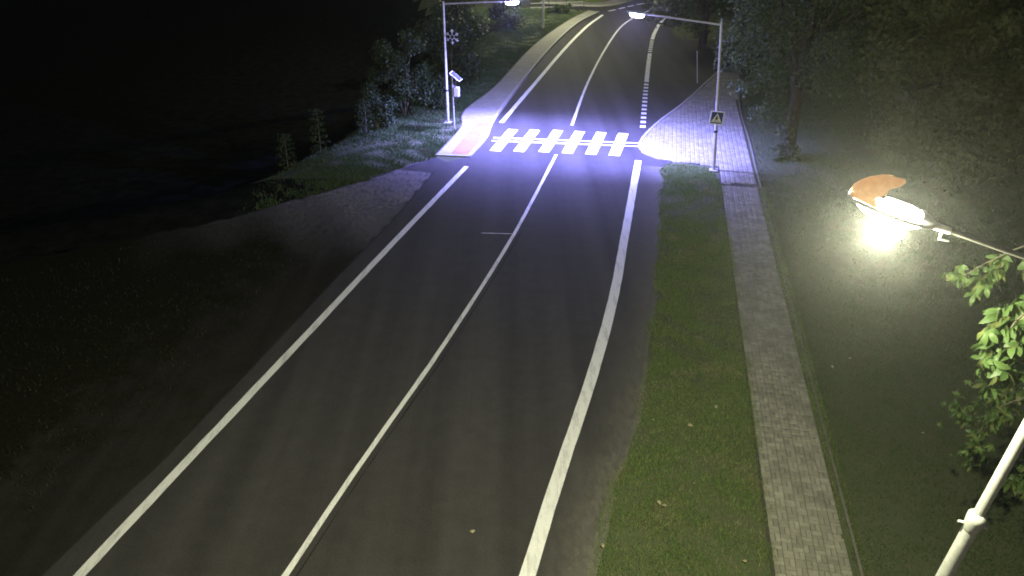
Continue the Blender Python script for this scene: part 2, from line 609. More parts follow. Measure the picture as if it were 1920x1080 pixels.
apron_edge = catmull([(-3.4, 33.6), (-4.63, 32.44), (-5.79, 30.92), (-6.92, 29.88), (-8.37, 28.72), (-9.69, 27.48), (-11.27, 26.22), (-14, 24.6), (-19, 21), (-26, 12), (-34, -5)], 0.3)
apron_edge = apron_edge + RNG.normal(0, 0.07, apron_edge.shape)
apron_poly = [tuple(p) for p in ROAD_L] + [(-2.9, 33.0)] + [tuple(p) for p in apron_edge]
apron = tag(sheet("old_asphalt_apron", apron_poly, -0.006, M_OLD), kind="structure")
patch_poly = [(-3.36, 33.7), (-2.9, 33.0), (-3.25, 31.97), (-3.33, 31.6), (-4.0, 31.85), (-4.75, 32.0), (-4.5, 32.5)]
sheet("asphalt_patch", patch_poly, -0.002, M_ASPHALT, apron)



def paint_lamp_spill():
    """paler asphalt with crossing-lamp spill painted into its colour, thinning out towards the camera"""
    gx, gy = np.arange(-14, -2.5, 0.25), np.arange(22, 34.2, 0.25)
    X, Y = np.meshgrid(gx, gy)
    ok = inside(X.ravel(), Y.ravel(), np.array(apron_poly)).reshape(X.shape)
    wob = 0.8 * np.sin(X * 0.9) + 0.5 * np.sin(X * 2.3 + Y)
    al = np.clip((Y + wob - 23.5) / 6.0, 0, 1) * np.clip((X + 13.5) / 5.0, 0, 1) * ok
    V = np.stack([X.ravel(), Y.ravel(), np.full(X.size, -0.004)], 1)
    w, h = len(gx), len(gy)
    k = (np.arange(h - 1)[:, None] * w + np.arange(w - 1)[None, :]).ravel()
    A = al.ravel()
    keep = (A[k] + A[k + 1] + A[k + w] + A[k + w + 1]) > 0.01
    k = k[keep]
    o = fast_mesh("lamplit_patch", V, np.stack([k, k + 1, k + w + 1, k + w], 1).ravel(), 4, M_LAMPLIT, apron)
    at = o.data.attributes.new("edge", 'FLOAT', 'POINT')
    at.data.foreach_set("value", A.astype(np.float32))
    return tag(o, kind="stuff")


paint_lamp_spill()
# tar joints
ribbon("tar_joint", ROAD_L[2:], 0.05, 0.003, M_SEAM, road, 0.012)
ribbon("tar_joint", np.array([CENT1[i] + normals2d(CENT1)[i] * 0.2 for i in range(len(CENT1) - 16)]), 0.035, 0.003, M_SEAM, road, 0.008)
ribbon("cross_joint", resample([(-1.1, 25.42), (0.0, 25.36)], 0.15), 0.04, 0.003, M_PAINT, road, 0.004)
ribbon("tar_joint", resample([(-4.75, 32.02), (-4.0, 31.86), (-3.34, 31.62)], 0.2), 0.05, 0.0, M_SEAM, apron, 0.01)


def dust_strip(line, parent):
    """dust lies thick against the grass and thins out towards the traffic"""
    nn = normals2d(line)
    cols = [(0.10, 0.6), (-0.2, 0.5), (-0.6, 0.22), (-1.1, 0.0)]
    V, F, A = [], [], []
    for k, (off, al) in enumerate(cols):
        wob = 0.06 * np.sin(line[:, 1] * (1.3 + k)) + RNG.normal(0, 0.03, len(line))
        q = line + nn * (off + wob)[:, None]
        V += [(x, y, 0.0028) for x, y in q]
        A += [al] * len(q)
    n = len(line)
    for k in range(len(cols) - 1):
        F += [((k + 1) * n + i, k * n + i, k * n + i + 1, (k + 1) * n + i + 1) for i in range(n - 1)]
    o = mesh_obj("dust_strip", V, F, M_DUST, parent)
    at = o.data.attributes.new("edge", 'FLOAT', 'POINT')
    at.data.foreach_set("value", A)
    return o


dust_strip(VERGE_L, road)

# ------------------------------------------------------------------ road markings
ribbon("edge_line", resample(LEFT1, 0.5), 0.22, 0.004, M_PAINT, road, 0.004)
ribbon("edge_line", resample(LEFT2, 0.5), 0.24, 0.004, M_PAINT, road, 0.004)
ribbon("centre_line", resample(CENT1, 0.5), 0.125, 0.004, M_PAINT, road, 0.003)
ribbon("centre_line", resample(CENT2, 0.5), 0.14, 0.004, M_PAINT, road, 0.003)
ribbon("edge_line", resample(RGHT1, 0.5), 0.29, 0.004, M_PAINT, road, 0.004)
r2 = resample(RGHT2, 0.05)
s2 = np.concatenate([[0], np.cumsum(np.linalg.norm(np.diff(r2, axis=0), axis=1))])
for k in range(12):
    a = 0.05 + k * 0.79
    sel = r2[(s2 >= a) & (s2 <= a + 0.44)]
    ribbon("edge_dash", sel, 0.27, 0.004, M_PAINT, road)
ribbon("edge_line", r2[(s2 > 9.55) & (s2 < 18.2)][::8], 0.27, 0.004, M_PAINT, road, 0.004)
for k in range(6):
    a = 18.4 + k * 0.75
    ribbon("edge_dash", r2[(s2 >= a) & (s2 <= a + 0.45)], 0.27, 0.004, M_PAINT, road)
ribbon("edge_line", r2[s2 > 23.0][::8], 0.27, 0.004, M_PAINT, road, 0.004)
far1 = catmull([(8.7, 73.9), (9.46, 74.74), (10.92, 76.59), (12.4, 78.19), (15.22, 79.86), (20, 81.5)])
far1 = resample(far1, 0.1)
for k in range(7):
    ribbon("edge_dash", far1[k * 16:k * 16 + 12], 0.25, 0.004, M_PAINT, road)
ribbon("edge_line", resample(catmull([(12.6, 75.0), (14.89, 76.6), (19, 78.6)]), 0.5), 0.14, 0.004, M_PAINT, road, 0.003)

# zebra crossing: six bars, with the twin guide strip for the blind laid over them
ZC = [(-0.36, 36.2), (0.72, 36.12), (1.86, 36.05), (2.92, 35.88), (3.97, 35.72), (5.02, 35.55)]
ZD = np.array([math.sin(math.radians(14.0)), math.cos(math.radians(14.0))])
for (x, y) in ZC:
    p = np.array([x, y])
    ribbon("crossing_bar", resample([p - ZD * 1.72, p + ZD * 1.72], 0.43), 0.50, 0.004, M_PAINT, road, 0.006)
gA, gB = np.array([-0.93, 36.28]), np.array([5.95, 35.42])
gd = (gB - gA) / np.linalg.norm(gB - gA)
gn = np.array([-gd[1], gd[0]])
for off in (-0.24, 0.24):
    ribbon("guide_strip", resample([gA + gn * off, gB + gn * off], 0.4), 0.14, 0.009, M_PAINT, road, 0.003)

# ------------------------------------------------------------------ left footway
def walk_z(y):
    return float(np.interp(y, [33, 39.3, 41.5, 90], [0.035, 0.04, 0.13, 0.13]))


def build_left_footway():
    L = resample(WALK_L, 0.5)
    n = len(L)
    R = resample(WALK_R, np.linalg.norm(np.diff(WALK_R, axis=0), axis=1).sum() / (n - 1) * 0.9999)
    R = np.stack([np.interp(np.linspace(0, 1, n), np.linspace(0, 1, len(R)), R[:, k]) for k in (0, 1)], 1)
    V, F = [], []
    for (a, b) in zip(L, R):
        V += [(a[0], a[1], walk_z(a[1])), (b[0] - 0.13, b[1], walk_z(b[1]))]
    for i in range(n - 1):
        F.append((2 * i, 2 * i + 1, 2 * i + 3, 2 * i + 2))
    o = mesh_obj("left_footway", V, F, M_SLAB)
    tag(o, kind="structure")
    kr = resample(np.array([WALK_R[i] - normals2d(WALK_R)[i] * 0.065 for i in range(len(WALK_R))]), 1.0)
    for i in range(len(kr) - 1):
        a, b = kr[i], kr[i + 1]
        d = b - a
        ln = np.linalg.norm(d)
        d /= ln
        za, zb = walk_z(a[1]) + 0.012, walk_z(b[1]) + 0.012
        nn = np.array([d[1], -d[0]]) * 0.075
        a2, b2 = a + d * 0.006, b - d * 0.006
        vs = []
        for (p, z) in ((a2, za), (b2, zb)):
            for sgn in (-1, 1):
                q = p + nn * sgn
                vs += [(q[0], q[1], -0.1), (q[0] - (nn[0] * 0.25 if sgn > 0 else 0), q[1] - (nn[1] * 0.25 if sgn > 0 else 0), z)]
        # 0 a-L low,1 a-L top,2 a-R low,3 a-R top,4.. b
        f = [(1, 3, 7, 5), (2, 6, 7, 3), (0, 1, 5, 4), (0, 2, 3, 1), (4, 5, 7, 6)]
        mesh_obj("kerb_stone", vs, f, M_KERB, o)
    # front edge kerb and the back edging
    e0, e1 = np.array([-3.45, 33.93]), np.array([-1.85, 33.72])
    box("kerb_stone", ((e0[0] + e1[0]) / 2, (e0[1] + e1[1]) / 2, -0.02), (1.62, 0.1, 0.14), M_KERB, o, Matrix.Rotation(math.atan2(e1[1] - e0[1], e1[0] - e0[0]), 3, 'Z'))
    el = resample(np.array([WALK_L[i] - normals2d(WALK_L)[i] * 0.03 for i in range(len(WALK_L))]), 1.0)
    for i in range(len(el) - 1):
        a, b = el[i], el[i + 1]
        d = b - a
        ln = np.linalg.norm(d)
        z = (walk_z(a[1]) + walk_z(b[1])) / 2
        box("edging_stone", ((a[0] + b[0]) / 2, (a[1] + b[1]) / 2, z - 0.06), (ln - 0.01, 0.055, 0.15), M_EDGE, o,
            Matrix.Rotation(math.atan2(d[1], d[0]), 3, 'Z'), 0.008)
    # red tactile paving by the crossing
    red = [(-2.0, 33.95), (-1.32, 36.7), (-1.05, 38.9), (-1.75, 38.9), (-2.25, 36.8), (-2.75, 34.0)]
    V = [(x, y, walk_z(y) + 0.004) for x, y in red]
    mesh_obj("tactile_paving", V, [tuple(range(len(V)))], M_RED, o)
    return o


left_footway = build_left_footway()

# ------------------------------------------------------------------ right footway of paving blocks
def block_mesh(name, lx, ly, h=0.05, mat=M_BLOCK):
    ch = 0.006
    a, b = lx / 2, ly / 2
    V = [(-a, -b, -h), (a, -b, -h), (a, b, -h), (-a, b, -h),
         (-a, -b, -ch), (a, -b, -ch), (a, b, -ch), (-a, b, -ch),
         (-a + ch, -b + ch, 0), (a - ch, -b + ch, 0), (a - ch, b - ch, 0), (-a + ch, b - ch, 0)]
    F = [(8, 9, 10, 11)] + [(i, (i + 1) % 4, 4 + (i + 1) % 4, 4 + i) for i in range(4)] + [(4 + i, 4 + (i + 1) % 4, 8 + (i + 1) % 4, 8 + i) for i in range(4)]
    return V, F


BZ = 0.03
pad_poly = [tuple(p) for p in PAD_K[:-6]] + [(14.3, 49.5), (13.4, 46.5), (12.7, 44.0), (11.9, 40.49), (11.18, 36.38), (10.6, 33.28), (10.0, 30.3), (8.55, 30.3), (8.9, 32.4)]


def build_right_footway():
    a0 = SW0 - SW_DIR * 16
    a1 = SW0 + SW_DIR * 21.0
    q = [a0 - SW_N * 0.06, a1 - SW_N * 0.06, a1 + SW_N * 1.5, a0 + SW_N * 1.5]
    foot = tag(sheet("right_footway", [tuple(p) for p in q], 0.008, M_JOINT), kind="structure")
    sheet("paving_bed", pad_poly, 0.011, M_JOINT, foot)
    V0, F0 = block_mesh("b", 0.193, 0.093)
    me = bpy.data.meshes.new("paving_block")
    me.from_pydata(V0, [], F0)
    me.materials.append(M_BLOCK)
    ang = math.atan2(SW_DIR[1], SW_DIR[0])
    V0 = np.array(V0)
    single, joined_V, joined_L = 0, [], []
    red_V, red_L = [], []

    def place(cx, cy, rot, z, red=False):
        nonlocal single
        dz = RNG.normal(0, 0.0022)
        rz = rot + RNG.normal(0, 0.012)
        if not red and single < 300 and cy > 9.9:
            o = bpy.data.objects.new("paving_block", me)
            COL.objects.link(o)
            o.parent = foot
            o.location = (cx, cy, z + dz)
            o.rotation_euler = (RNG.normal(0, 0.008), RNG.normal(0, 0.008), rz)
            single += 1
            return
        tgtV, tgtL = (red_V, red_L) if red else (joined_V, joined_L)
        base = sum(len(v) for v in tgtV[-1:]) if False else len(tgtV) * 12
        c, s = math.cos(rz), math.sin(rz)
        P = V0.copy()
        x = P[:, 0] * c - P[:, 1] * s + cx
        y = P[:, 0] * s + P[:, 1] * c + cy
        tgtV.append(np.stack([x, y, P[:, 2] + z + dz], 1))
        for f in F0:
            tgtL.extend(base + i for i in f)

    rows = list(range(-3, 102))
    for r in rows:
        for cidx in range(7):
            t = r * 0.2 + 0.1
            if t > 20.3:
                continue
            ctr = SW0 + SW_DIR * t + SW_N * (cidx * 0.2 + 0.1)
            if (r + cidx) % 2:
                for k in (-0.05, 0.05):
                    p = ctr + SW_DIR * k
                    place(p[0], p[1], ang + math.pi / 2, BZ)
            else:
                for k in (-0.05, 0.05):
                    p = ctr + SW_N * k
                    place(p[0], p[1], ang, BZ)
    # the paved pad at the crossing
    pp = np.array(pad_poly)
    us, vs = np.meshgrid(np.arange(-40, 80), np.arange(95, 215))
    C = SW0[None, None, :] + SW_DIR * (vs[..., None] * 0.2 + 0.1) + SW_N * (us[..., None] * 0.2 + 0.1)
    C = C.reshape(-1, 2)
    U = us.ravel()
    W = vs.ravel()
    ok = inside(C[:, 0], C[:, 1], pp)
    on_walk = (W * 0.2 + 0.1 <= 20.3) & (U >= 0) & (U < 7)
    for (cx, cy), u, v in zip(C[ok & ~on_walk], U[ok & ~on_walk], W[ok & ~on_walk]):
        ctr = np.array([cx, cy])
        rel = ctr - np.array([6.0, 35.3])
        red = abs(rel @ gn) < 0.4 and 0.0 < rel @ gd < 0.001
        red = False and (abs((ctr - np.array([9.75, 34.6])) @ gn) < 0.22 and abs((ctr - np.array([9.75, 34.6])) @ gd) < 0.45)
        if (u + v) % 2:
            for k in (-0.05, 0.05):
                p = ctr + SW_DIR * k
                place(p[0], p[1], ang + math.pi / 2, BZ, red)
        else:
            for k in (-0.05, 0.05):
                p = ctr + SW_N * k
                place(p[0], p[1], ang, BZ, red)
    o = fast_mesh("paving_block_field", np.concatenate(joined_V), joined_L, 4, M_BLOCK, foot)
    tag(o, kind="stuff")
    if red_V:
        tag(fast_mesh("tactile_paving", np.concatenate(red_V), red_L, 4, M_RED, foot), kind="stuff")
    # kerb round the pad
    k = resample(PAD_K[:-7], 0.8)
    for i in range(len(k) - 1):
        a, b = k[i], k[i + 1]
        d = b - a
        ln = np.linalg.norm(d)
        box("kerb_stone", ((a[0] + b[0]) / 2, (a[1] + b[1]) / 2, -0.025), (ln + 0.02, 0.12, 0.17), M_KERB, foot,
            Matrix.Rotation(math.atan2(d[1], d[0]), 3, 'Z'), 0.012)
    # narrow edging along the lawn side
    ed = [SW0 + SW_DIR * t + SW_N * 1.56 for t in np.arange(-2, 20.6, 1.0)]
    ed += [np.array(p) for p in ((10.35, 31.2), (10.6, 32.6), (10.78, 33.5), (11.3, 36.2), (11.65, 38.3), (12.0, 40.4), (12.4, 42.3), (12.8, 44.0), (13.5, 46.5))]
    for a, b in zip(ed, ed[1:]):
        d = b - a
        ln = np.linalg.norm(d)
        box("edging_stone", ((a[0] + b[0]) / 2, (a[1] + b[1]) / 2, -0.01 + RNG.normal(0, 0.004)), (ln - 0.012, 0.055, 0.13), M_EDGE, foot,
            Matrix.Rotation(math.atan2(d[1], d[0]) + RNG.normal(0, 0.006), 3, 'Z'), 0.008)
    # overgrown strip of soil between blocks and edging
    st = np.array([SW0 + SW_DIR * t + SW_N * 1.47 for t in np.arange(-3, 20.4, 0.25)])
    ribbon("soil_strip", st, 0.15, 0.027, M_GROUND, foot, 0.035)
    return foot


right_footway = build_right_footway()

# far footway across the junction
ff = catmull([(3.0, 79.3), (5.5, 78.3), (7.69, 77.2), (9.25, 78.0), (10.45, 79.6), (12.2, 82.4), (15, 86)])
far_foot = tag(ribbon("far_footway", ff, 1.5, 0.12, M_SLAB), kind="structure")
fk = resample(np.array([ff[i] + normals2d(ff)[i] * 0.8 for i in range(len(ff))]), 1.0)
for a, b in zip(fk, fk[1:]):
    d = b - a
    box("kerb_stone", ((a[0] + b[0]) / 2, (a[1] + b[1]) / 2, 0.03), (np.linalg.norm(d) + 0.01, 0.12, 0.2), M_KERB, far_foot, Matrix.Rotation(math.atan2(d[1], d[0]), 3, 'Z'), 0.01)
tag(ribbon("park_path", resample(catmull([(15.5, 53.2), (18.74, 52.9), (20.4, 52.6), (22.15, 51.6), (23.03, 49.9), (22.6, 46.5), (21.5, 42)]), 0.4), 0.9, 0.01,
           simple_mat("gravel_path", (0.22, 0.20, 0.17), 0.95, 0, 0.3, 30), None, 0.05), kind="structure")

# ------------------------------------------------------------------ grass
def blades(name, poly, density, h0, h1, width, mat, label, zoff=0.0, excl=None, clump=0.5, fade=None):
    poly = np.array(poly)
    lo, hi = poly.min(0), poly.max(0)
    n = int((hi - lo).prod() * density)
    x = RNG.uniform(lo[0], hi[0], n)
    y = RNG.uniform(lo[1], hi[1], n)
    dist = np.sqrt(x * x + y * y + CAM_H ** 2)
    keep = RNG.random(n) < np.clip(22.0 / dist, 0, 1) ** 1.2        # thin out with distance
    x, y = x[keep], y[keep]
    patchy = np.sin(x * 2.1 + np.sin(y * 1.7) * 2) * np.sin(y * 2.4 + np.sin(x * 1.3) * 2)
    keep = RNG.random(len(x)) < np.clip(0.75 + clump * patchy, 0.12, 1)
    if fade is not None:
        keep &= RNG.random(len(x)) < np.clip((x - fade[0]) / (fade[1] - fade[0]), 0, 1)
    x, y = x[keep], y[keep]
    ok = inside(x, y, poly)
    if excl is not None:
        for e in excl:
            ok &= ~inside(x, y, e)
    x, y = x[ok], y[ok]
    n = len(x)
    z = ground_z(x, y) + zoff
    ph = np.sin(x * 0.9 + 1.3) * np.cos(y * 0.8) * 0.25 + 1.0
    dscale = np.clip(np.sqrt(x * x + y * y + CAM_H ** 2) / 22.0, 1, 2.2)
    h = RNG.uniform(h0, h1, n) * ph
    w = width * RNG.uniform(0.6, 1.4, n) * dscale
    a = RNG.uniform(0, 2 * math.pi, n)
    lean = RNG.uniform(0.1, 0.9, n) * h
    la = RNG.uniform(0, 2 * math.pi, n)
    dx, dy = np.cos(a) * w / 2, np.sin(a) * w / 2
    V = np.empty((n, 3, 3))
    V[:, 0] = np.stack([x - dx, y - dy, z], 1)
    V[:, 1] = np.stack([x + dx, y + dy, z], 1)
    V[:, 2] = np.stack([x + np.cos(la) * lean, y + np.sin(la) * lean, z + h], 1)
    o = fast_mesh(name, V.reshape(-1, 3), np.arange(n * 3), 3, mat)
    return tag(o, label, "grass", None, "stuff")


vr = VERGE_L + normals2d(VERGE_L) * 0.02
vr = vr + RNG.normal(0, 0.05, vr.shape)
vr[:, 0] += 0.10 * np.sin(vr[:, 1] * 1.9) + 0.08 * np.sin(vr[:, 1] * 4.3 + 1)
sw_a = SW0 - SW_DIR * 4 + SW_N * 0.03
sw_b = SW0 + SW_DIR * 20.2 + SW_N * 0.03
verge_poly = [tuple(p) for p in vr if 5 < p[1] < 32.4] + [(6.9, 32.9), (8.6, 32.3)] + [tuple(sw_b), tuple(sw_a)]
blades("grass", verge_poly, 2600, 0.03, 0.085, 0.012, M_GRASS, "short patchy green grass on the strip between road and brick footway")
strip = [SW0 - SW_DIR * 3 + SW_N * 1.40, SW0 + SW_DIR * 20.3 + SW_N * 1.40, SW0 + SW_DIR * 20.3 + SW_N * 1.7, SW0 - SW_DIR * 3 + SW_N * 1.7]
blades("grass", strip, 2600, 0.02, 0.06, 0.012, M_GRASS, "thin weeds along the edging of the brick footway", 0.04)
lip = [SW0 - SW_DIR * 3 - SW_N * 0.05, SW0 + SW_DIR * 20.2 - SW_N * 0.05, SW0 + SW_DIR * 20.2 + SW_N * 0.09, SW0 - SW_DIR * 3 + SW_N * 0.09]
blades("grass", lip, 1500, 0.02, 0.07, 0.012, M_GRASS, "ragged grass creeping over the left edge of the brick footway", 0.04, clump=0.9)
lawn_poly = [tuple(SW0 - SW_DIR * 4 + SW_N * 1.58), tuple(SW0 + SW_DIR * 20.5 + SW_N * 1.58), (10.95, 33.5), (11.85, 38.3), (12.95, 44.0), (15, 50), (19, 54.5), (45, 56), (45, 5), (14, 5)]
blades("grass", lawn_poly, 750, 0.03, 0.10, 0.014, M_GRASS_SHADED, "mown dark lawn to the right of the brick footway", 0.0)
bank_poly = [tuple(p) for p in WALK_L - normals2d(WALK_L) * 0.06] + [(-4, 76), (-9, 70), (-6, 57), (-8, 46), (-11, 38), (-14, 33.5), (-15, 28), (-13, 25.6)] + [tuple(p) for p in apron_edge[::-1] if p[1] > 25.5]
blades("grass", bank_poly, 1500, 0.05, 0.16, 0.018, M_GRASS_SHADED, "rough grass on the bank left of the crossing", clump=0.8, fade=(-10.5, -6.0))
blades("grass", [tuple(p) for p in ROAD_L[::4] - np.array([1.4, 0])] + [(-5.5, 30), (-9, 27.5), (-16, 22), (-22, 10), (-24, -2)], 90, 0.03, 0.12, 0.014, M_DIMGRASS, "sparse dim weeds on the darkened ground left of the road", clump=1.5)
blades("grass", [(-6, 73.5), (6.7, 74.0), (3, 75.6), (-6, 76)], 600, 0.05, 0.14, 0.03, M_GRASS, "grass wedge beside the far junction")
blades("grass", [(-6, 80.6), (3.0, 80.2), (7.3, 78.2), (8.4, 78.9), (11.0, 82.8), (13, 88), (-6, 92)], 700, 0.05, 0.16, 0.03, M_GRASS, "lamp-lit green grass beyond the far junction")

# tufts and weeds standing in the strip of grass by the footway edge: fallen leaves scattered about
def fallen_leaf(x, y, z, s, rz):
    bm = bmesh.new()
    out = []
    for k in range(8):
        a = 2 * math.pi * k / 8
        r = s * (0.5 if k % 2 else 0.62) * (1.0 if k != 0 else 1.25)
        out.append(bm.verts.new((math.cos(a) * r, math.sin(a) * r * 0.75, 0.012 * math.cos(a * 2 + x))))
    c = bm.verts.new((0, 0, 0.018))
    for k in range(8):
        bm.faces.new((c, out[k], out[(k + 1) % 8]))
    o = bm_obj("fallen_leaf", bm, M_DEADLEAF)
    o.location = (x, y, z)
    o.rotation_euler = (RNG.normal(0, 0.2), RNG.normal(0, 0.2), rz)
    return o


tag(fallen_leaf(-0.78, 11.24, 0.012, 0.09, 0.4), "single pale fallen leaf lying in the right lane of the road", "leaf")
leaf_spots = [(3.0, 11.99, 0.09), (3.1, 11.9, 0.08), (3.32, 14.7, 0.07), (3.82, 12.54, 0.06), (4.34, 10.46, 0.07), (1.73, 10.83, 0.08), (4.13, 14.5, 0.1),
              (4.9, 15.2, 0.09)]
for (x, y, s) in leaf_spots:
    tag(fallen_leaf(x, y, 0.055, s, RNG.uniform(0, 6)), "small pale fallen leaf on the grass strip beside the road", "leaf", "fallen leaves on the grass strip")
for (x, y, s) in [(8.3, 16.9, 0.09), (8.9, 17.3, 0.1), (9.4, 14.2, 0.07)]:
    tag(fallen_leaf(x, y, 0.06, s, RNG.uniform(0, 6)), "small pale fallen leaf on the dark lawn right of the footway", "leaf", "fallen leaves on the lawn")

# ------------------------------------------------------------------ lights inside lamps
def spot(name, loc, target, energy, col, size_deg, blend, radius, parent, scale=(1, 1, 1)):
    d = bpy.data.lights.new(name, 'SPOT')
    d.energy = energy
    d.color = col
    d.spot_size = math.radians(size_deg)
    d.spot_blend = blend
    d.shadow_soft_size = radius
    o = bpy.data.objects.new(name, d)
    COL.objects.link(o)
    o.location = loc
    zax = (Vector(loc) - Vector(target)).normalized()
    yax = zax.cross(RIGHT).normalized()
    o.rotation_euler = frame(yax.cross(zax), yax, zax).to_euler()
    o.scale = scale                     # wider across the road than along it
    if parent is not None:
        o.parent = parent
        o.matrix_parent_inverse = Matrix.Translation(-Vector(parent.location))
    return o


def batwing(name, loc, energy, col, radius, parent, toward=(0, 0, 0), power=1.0):
    """street-lamp optics: more light thrown sideways than straight down, and more to the road side"""
    d = bpy.data.lights.new(name, 'POINT')
    d.energy = energy
    d.color = col
    d.shadow_soft_size = radius
    d.use_nodes = True
    nt = d.node_tree
    em = nt.nodes["Emission"]
    g = nt.nodes.new("ShaderNodeNewGeometry")
    sep = nt.nodes.new("ShaderNodeSeparateXYZ")
    nt.links.new(g.outputs["Incoming"], sep.inputs[0])

    def math_(op, a, b):
        n = nt.nodes.new("ShaderNodeMath")
        n.operation = op
        for k, v in enumerate((a, b)):
            if isinstance(v, (int, float)):
                n.inputs[k].default_value = v
            else:
                nt.links.new(v, n.inputs[k])
        return n.outputs[0]
    z2 = math_('MULTIPLY', sep.outputs[2], sep.outputs[2])
    wing = math_('DIVIDE', 1.0, math_('ADD', z2, 0.75))
    if power != 1.0:
        wing = math_('POWER', wing, power)
    dot = nt.nodes.new("ShaderNodeVectorMath")
    dot.operation = 'DOT_PRODUCT'
    nt.links.new(g.outputs["Incoming"], dot.inputs[0])
    dot.inputs[1].default_value = toward
    side = math_('MAXIMUM', math_('ADD', dot.outputs["Value"], 1.0), 0.15)
    nt.links.new(math_('MULTIPLY', wing, side), em.inputs["Strength"])
    o = bpy.data.objects.new(name, d)
    COL.objects.link(o)
    o.location = loc
    o.parent = parent
    return o


# ------------------------------------------------------------------ crossing lamps
def crossing_lamp(label, base, top, head, aim, joint_t=0.5):
    root = empty("crossing_lamp", (0, 0, 0))
    tag(root, label, "street lamp", "lamps lighting the pedestrian crossing")
    b, t, h = Vector(base), Vector(top), Vector(head)
    tube("pole", [b, b.lerp(t, 0.28), b.lerp(t, 0.285), b.lerp(t, 0.62), b.lerp(t, 0.625), t], [0.075, 0.073, 0.062, 0.060, 0.05, 0.045], M_GALV, root, 14)
    box("base_plate", b + Vector((0, 0, 0.03)), (0.36, 0.36, 0.06), M_KERB, root, Matrix.Rotation(-AZ, 3, 'Z'), 0.01)
    tube("collar", [b.lerp(t, 0.28), b.lerp(t, 0.295)], 0.085, M_DARKMETAL, root, 12)
    tube("service_door", [b.lerp(t, 0.14), b.lerp(t, 0.17)], 0.079, M_GALV, root, 12)
    tube("cap", [t, t + Vector((0, 0, 0.08))], [0.055, 0.05], M_GALV, root, 10)
    d = (h - t)
    ln = d.length
    d.normalize()
    tube("arm", [t - Vector((0, 0, 0.03)), t.lerp(h, 0.7), h - d * 0.35], [0.04, 0.034, 0.03], M_GALV, root, 10)
    tube("clamp", [t.lerp(h, 0.6), t.lerp(h, 0.62)], 0.055, M_GALV, root, 10)
    flat = Vector((d.x, d.y, 0)).normalized()
    side = Vector((-flat.y, flat.x, 0))
    tilt = (d + Vector((0, 0, 0.02))).normalized()
    up = tilt.cross(side).normalized()
    if up.z < 0:
        up = -up
    R = frame(tilt, up.cross(tilt).normalized(), up)
    hs = bmesh.new()
    # housing: shallow tapering body with cooling ribs
    prof = [(-0.42, 0.05, 0.035), (-0.3, 0.11, 0.055), (0.0, 0.16, 0.06), (0.3, 0.15, 0.05), (0.42, 0.08, 0.03)]
    rings = []
    for (u, w, z) in prof:
        rings.append([hs.verts.new(h + R @ Vector((u, a * w, c * z))) for a, c in ((-1, 0), (-0.8, 0.8), (0, 1), (0.8, 0.8), (1, 0), (0.9, -0.25), (-0.9, -0.25))])
    for A, B in zip(rings, rings[1:]):
        for k in range(7):
            hs.faces.new((A[k], A[(k + 1) % 7], B[(k + 1) % 7], B[k]))
    hs.faces.new(rings[0])
    hs.faces.new(rings[-1][::-1])
    hous = bm_obj("housing", hs, M_BOX, root, True)
    for k in range(5):
        box("cooling_rib", h + R @ Vector((-0.12 + 0.07 * k, 0, 0.062)), (0.012, 0.2, 0.02), M_BOX, hous, R, 0.002)
    lb = bmesh.new()
    rings = []
    for (s, z) in ((1.0, -0.018), (0.95, -0.08), (0.75, -0.13), (0.4, -0.155)):
        rings.append([lb.verts.new(h + R @ Vector((math.cos(a) * 0.3 * s, math.sin(a) * 0.13 * s, z))) for a in [2 * math.pi * k / 16 for k in range(16)]])
    for A, B in zip(rings, rings[1:]):
        for k in range(16):
            lb.faces.new((A[k], A[(k + 1) % 16], B[(k + 1) % 16], B[k]))
    lb.faces.new(rings[-1])
    bm_obj("lamp_glass", lb, M_LED, root, True)
    spot("lamp_light", h - up * 0.26, aim, P_CROSS, C_CROSS, 98, 1.0, 0.10, root, (2.25, 1.02, 1))
    return root


crossing_lamp("tall crossing lamp on the grass bank at the left end of the zebra crossing",
              (-3.25, 39.03, ground_z(-3.25, 39.03)), (-3.25, 39.03, 5.77), (0.0, 38.19, 5.98), (0.5, 36.3, 0))
right_lamp = crossing_lamp("tall crossing lamp carrying a blue pedestrian sign, right of the zebra crossing",
                           (8.63, 31.9, -0.01), (8.20, 31.9, 6.04), (5.0, 32.73, 6.31), (4.4, 35.6, 0))

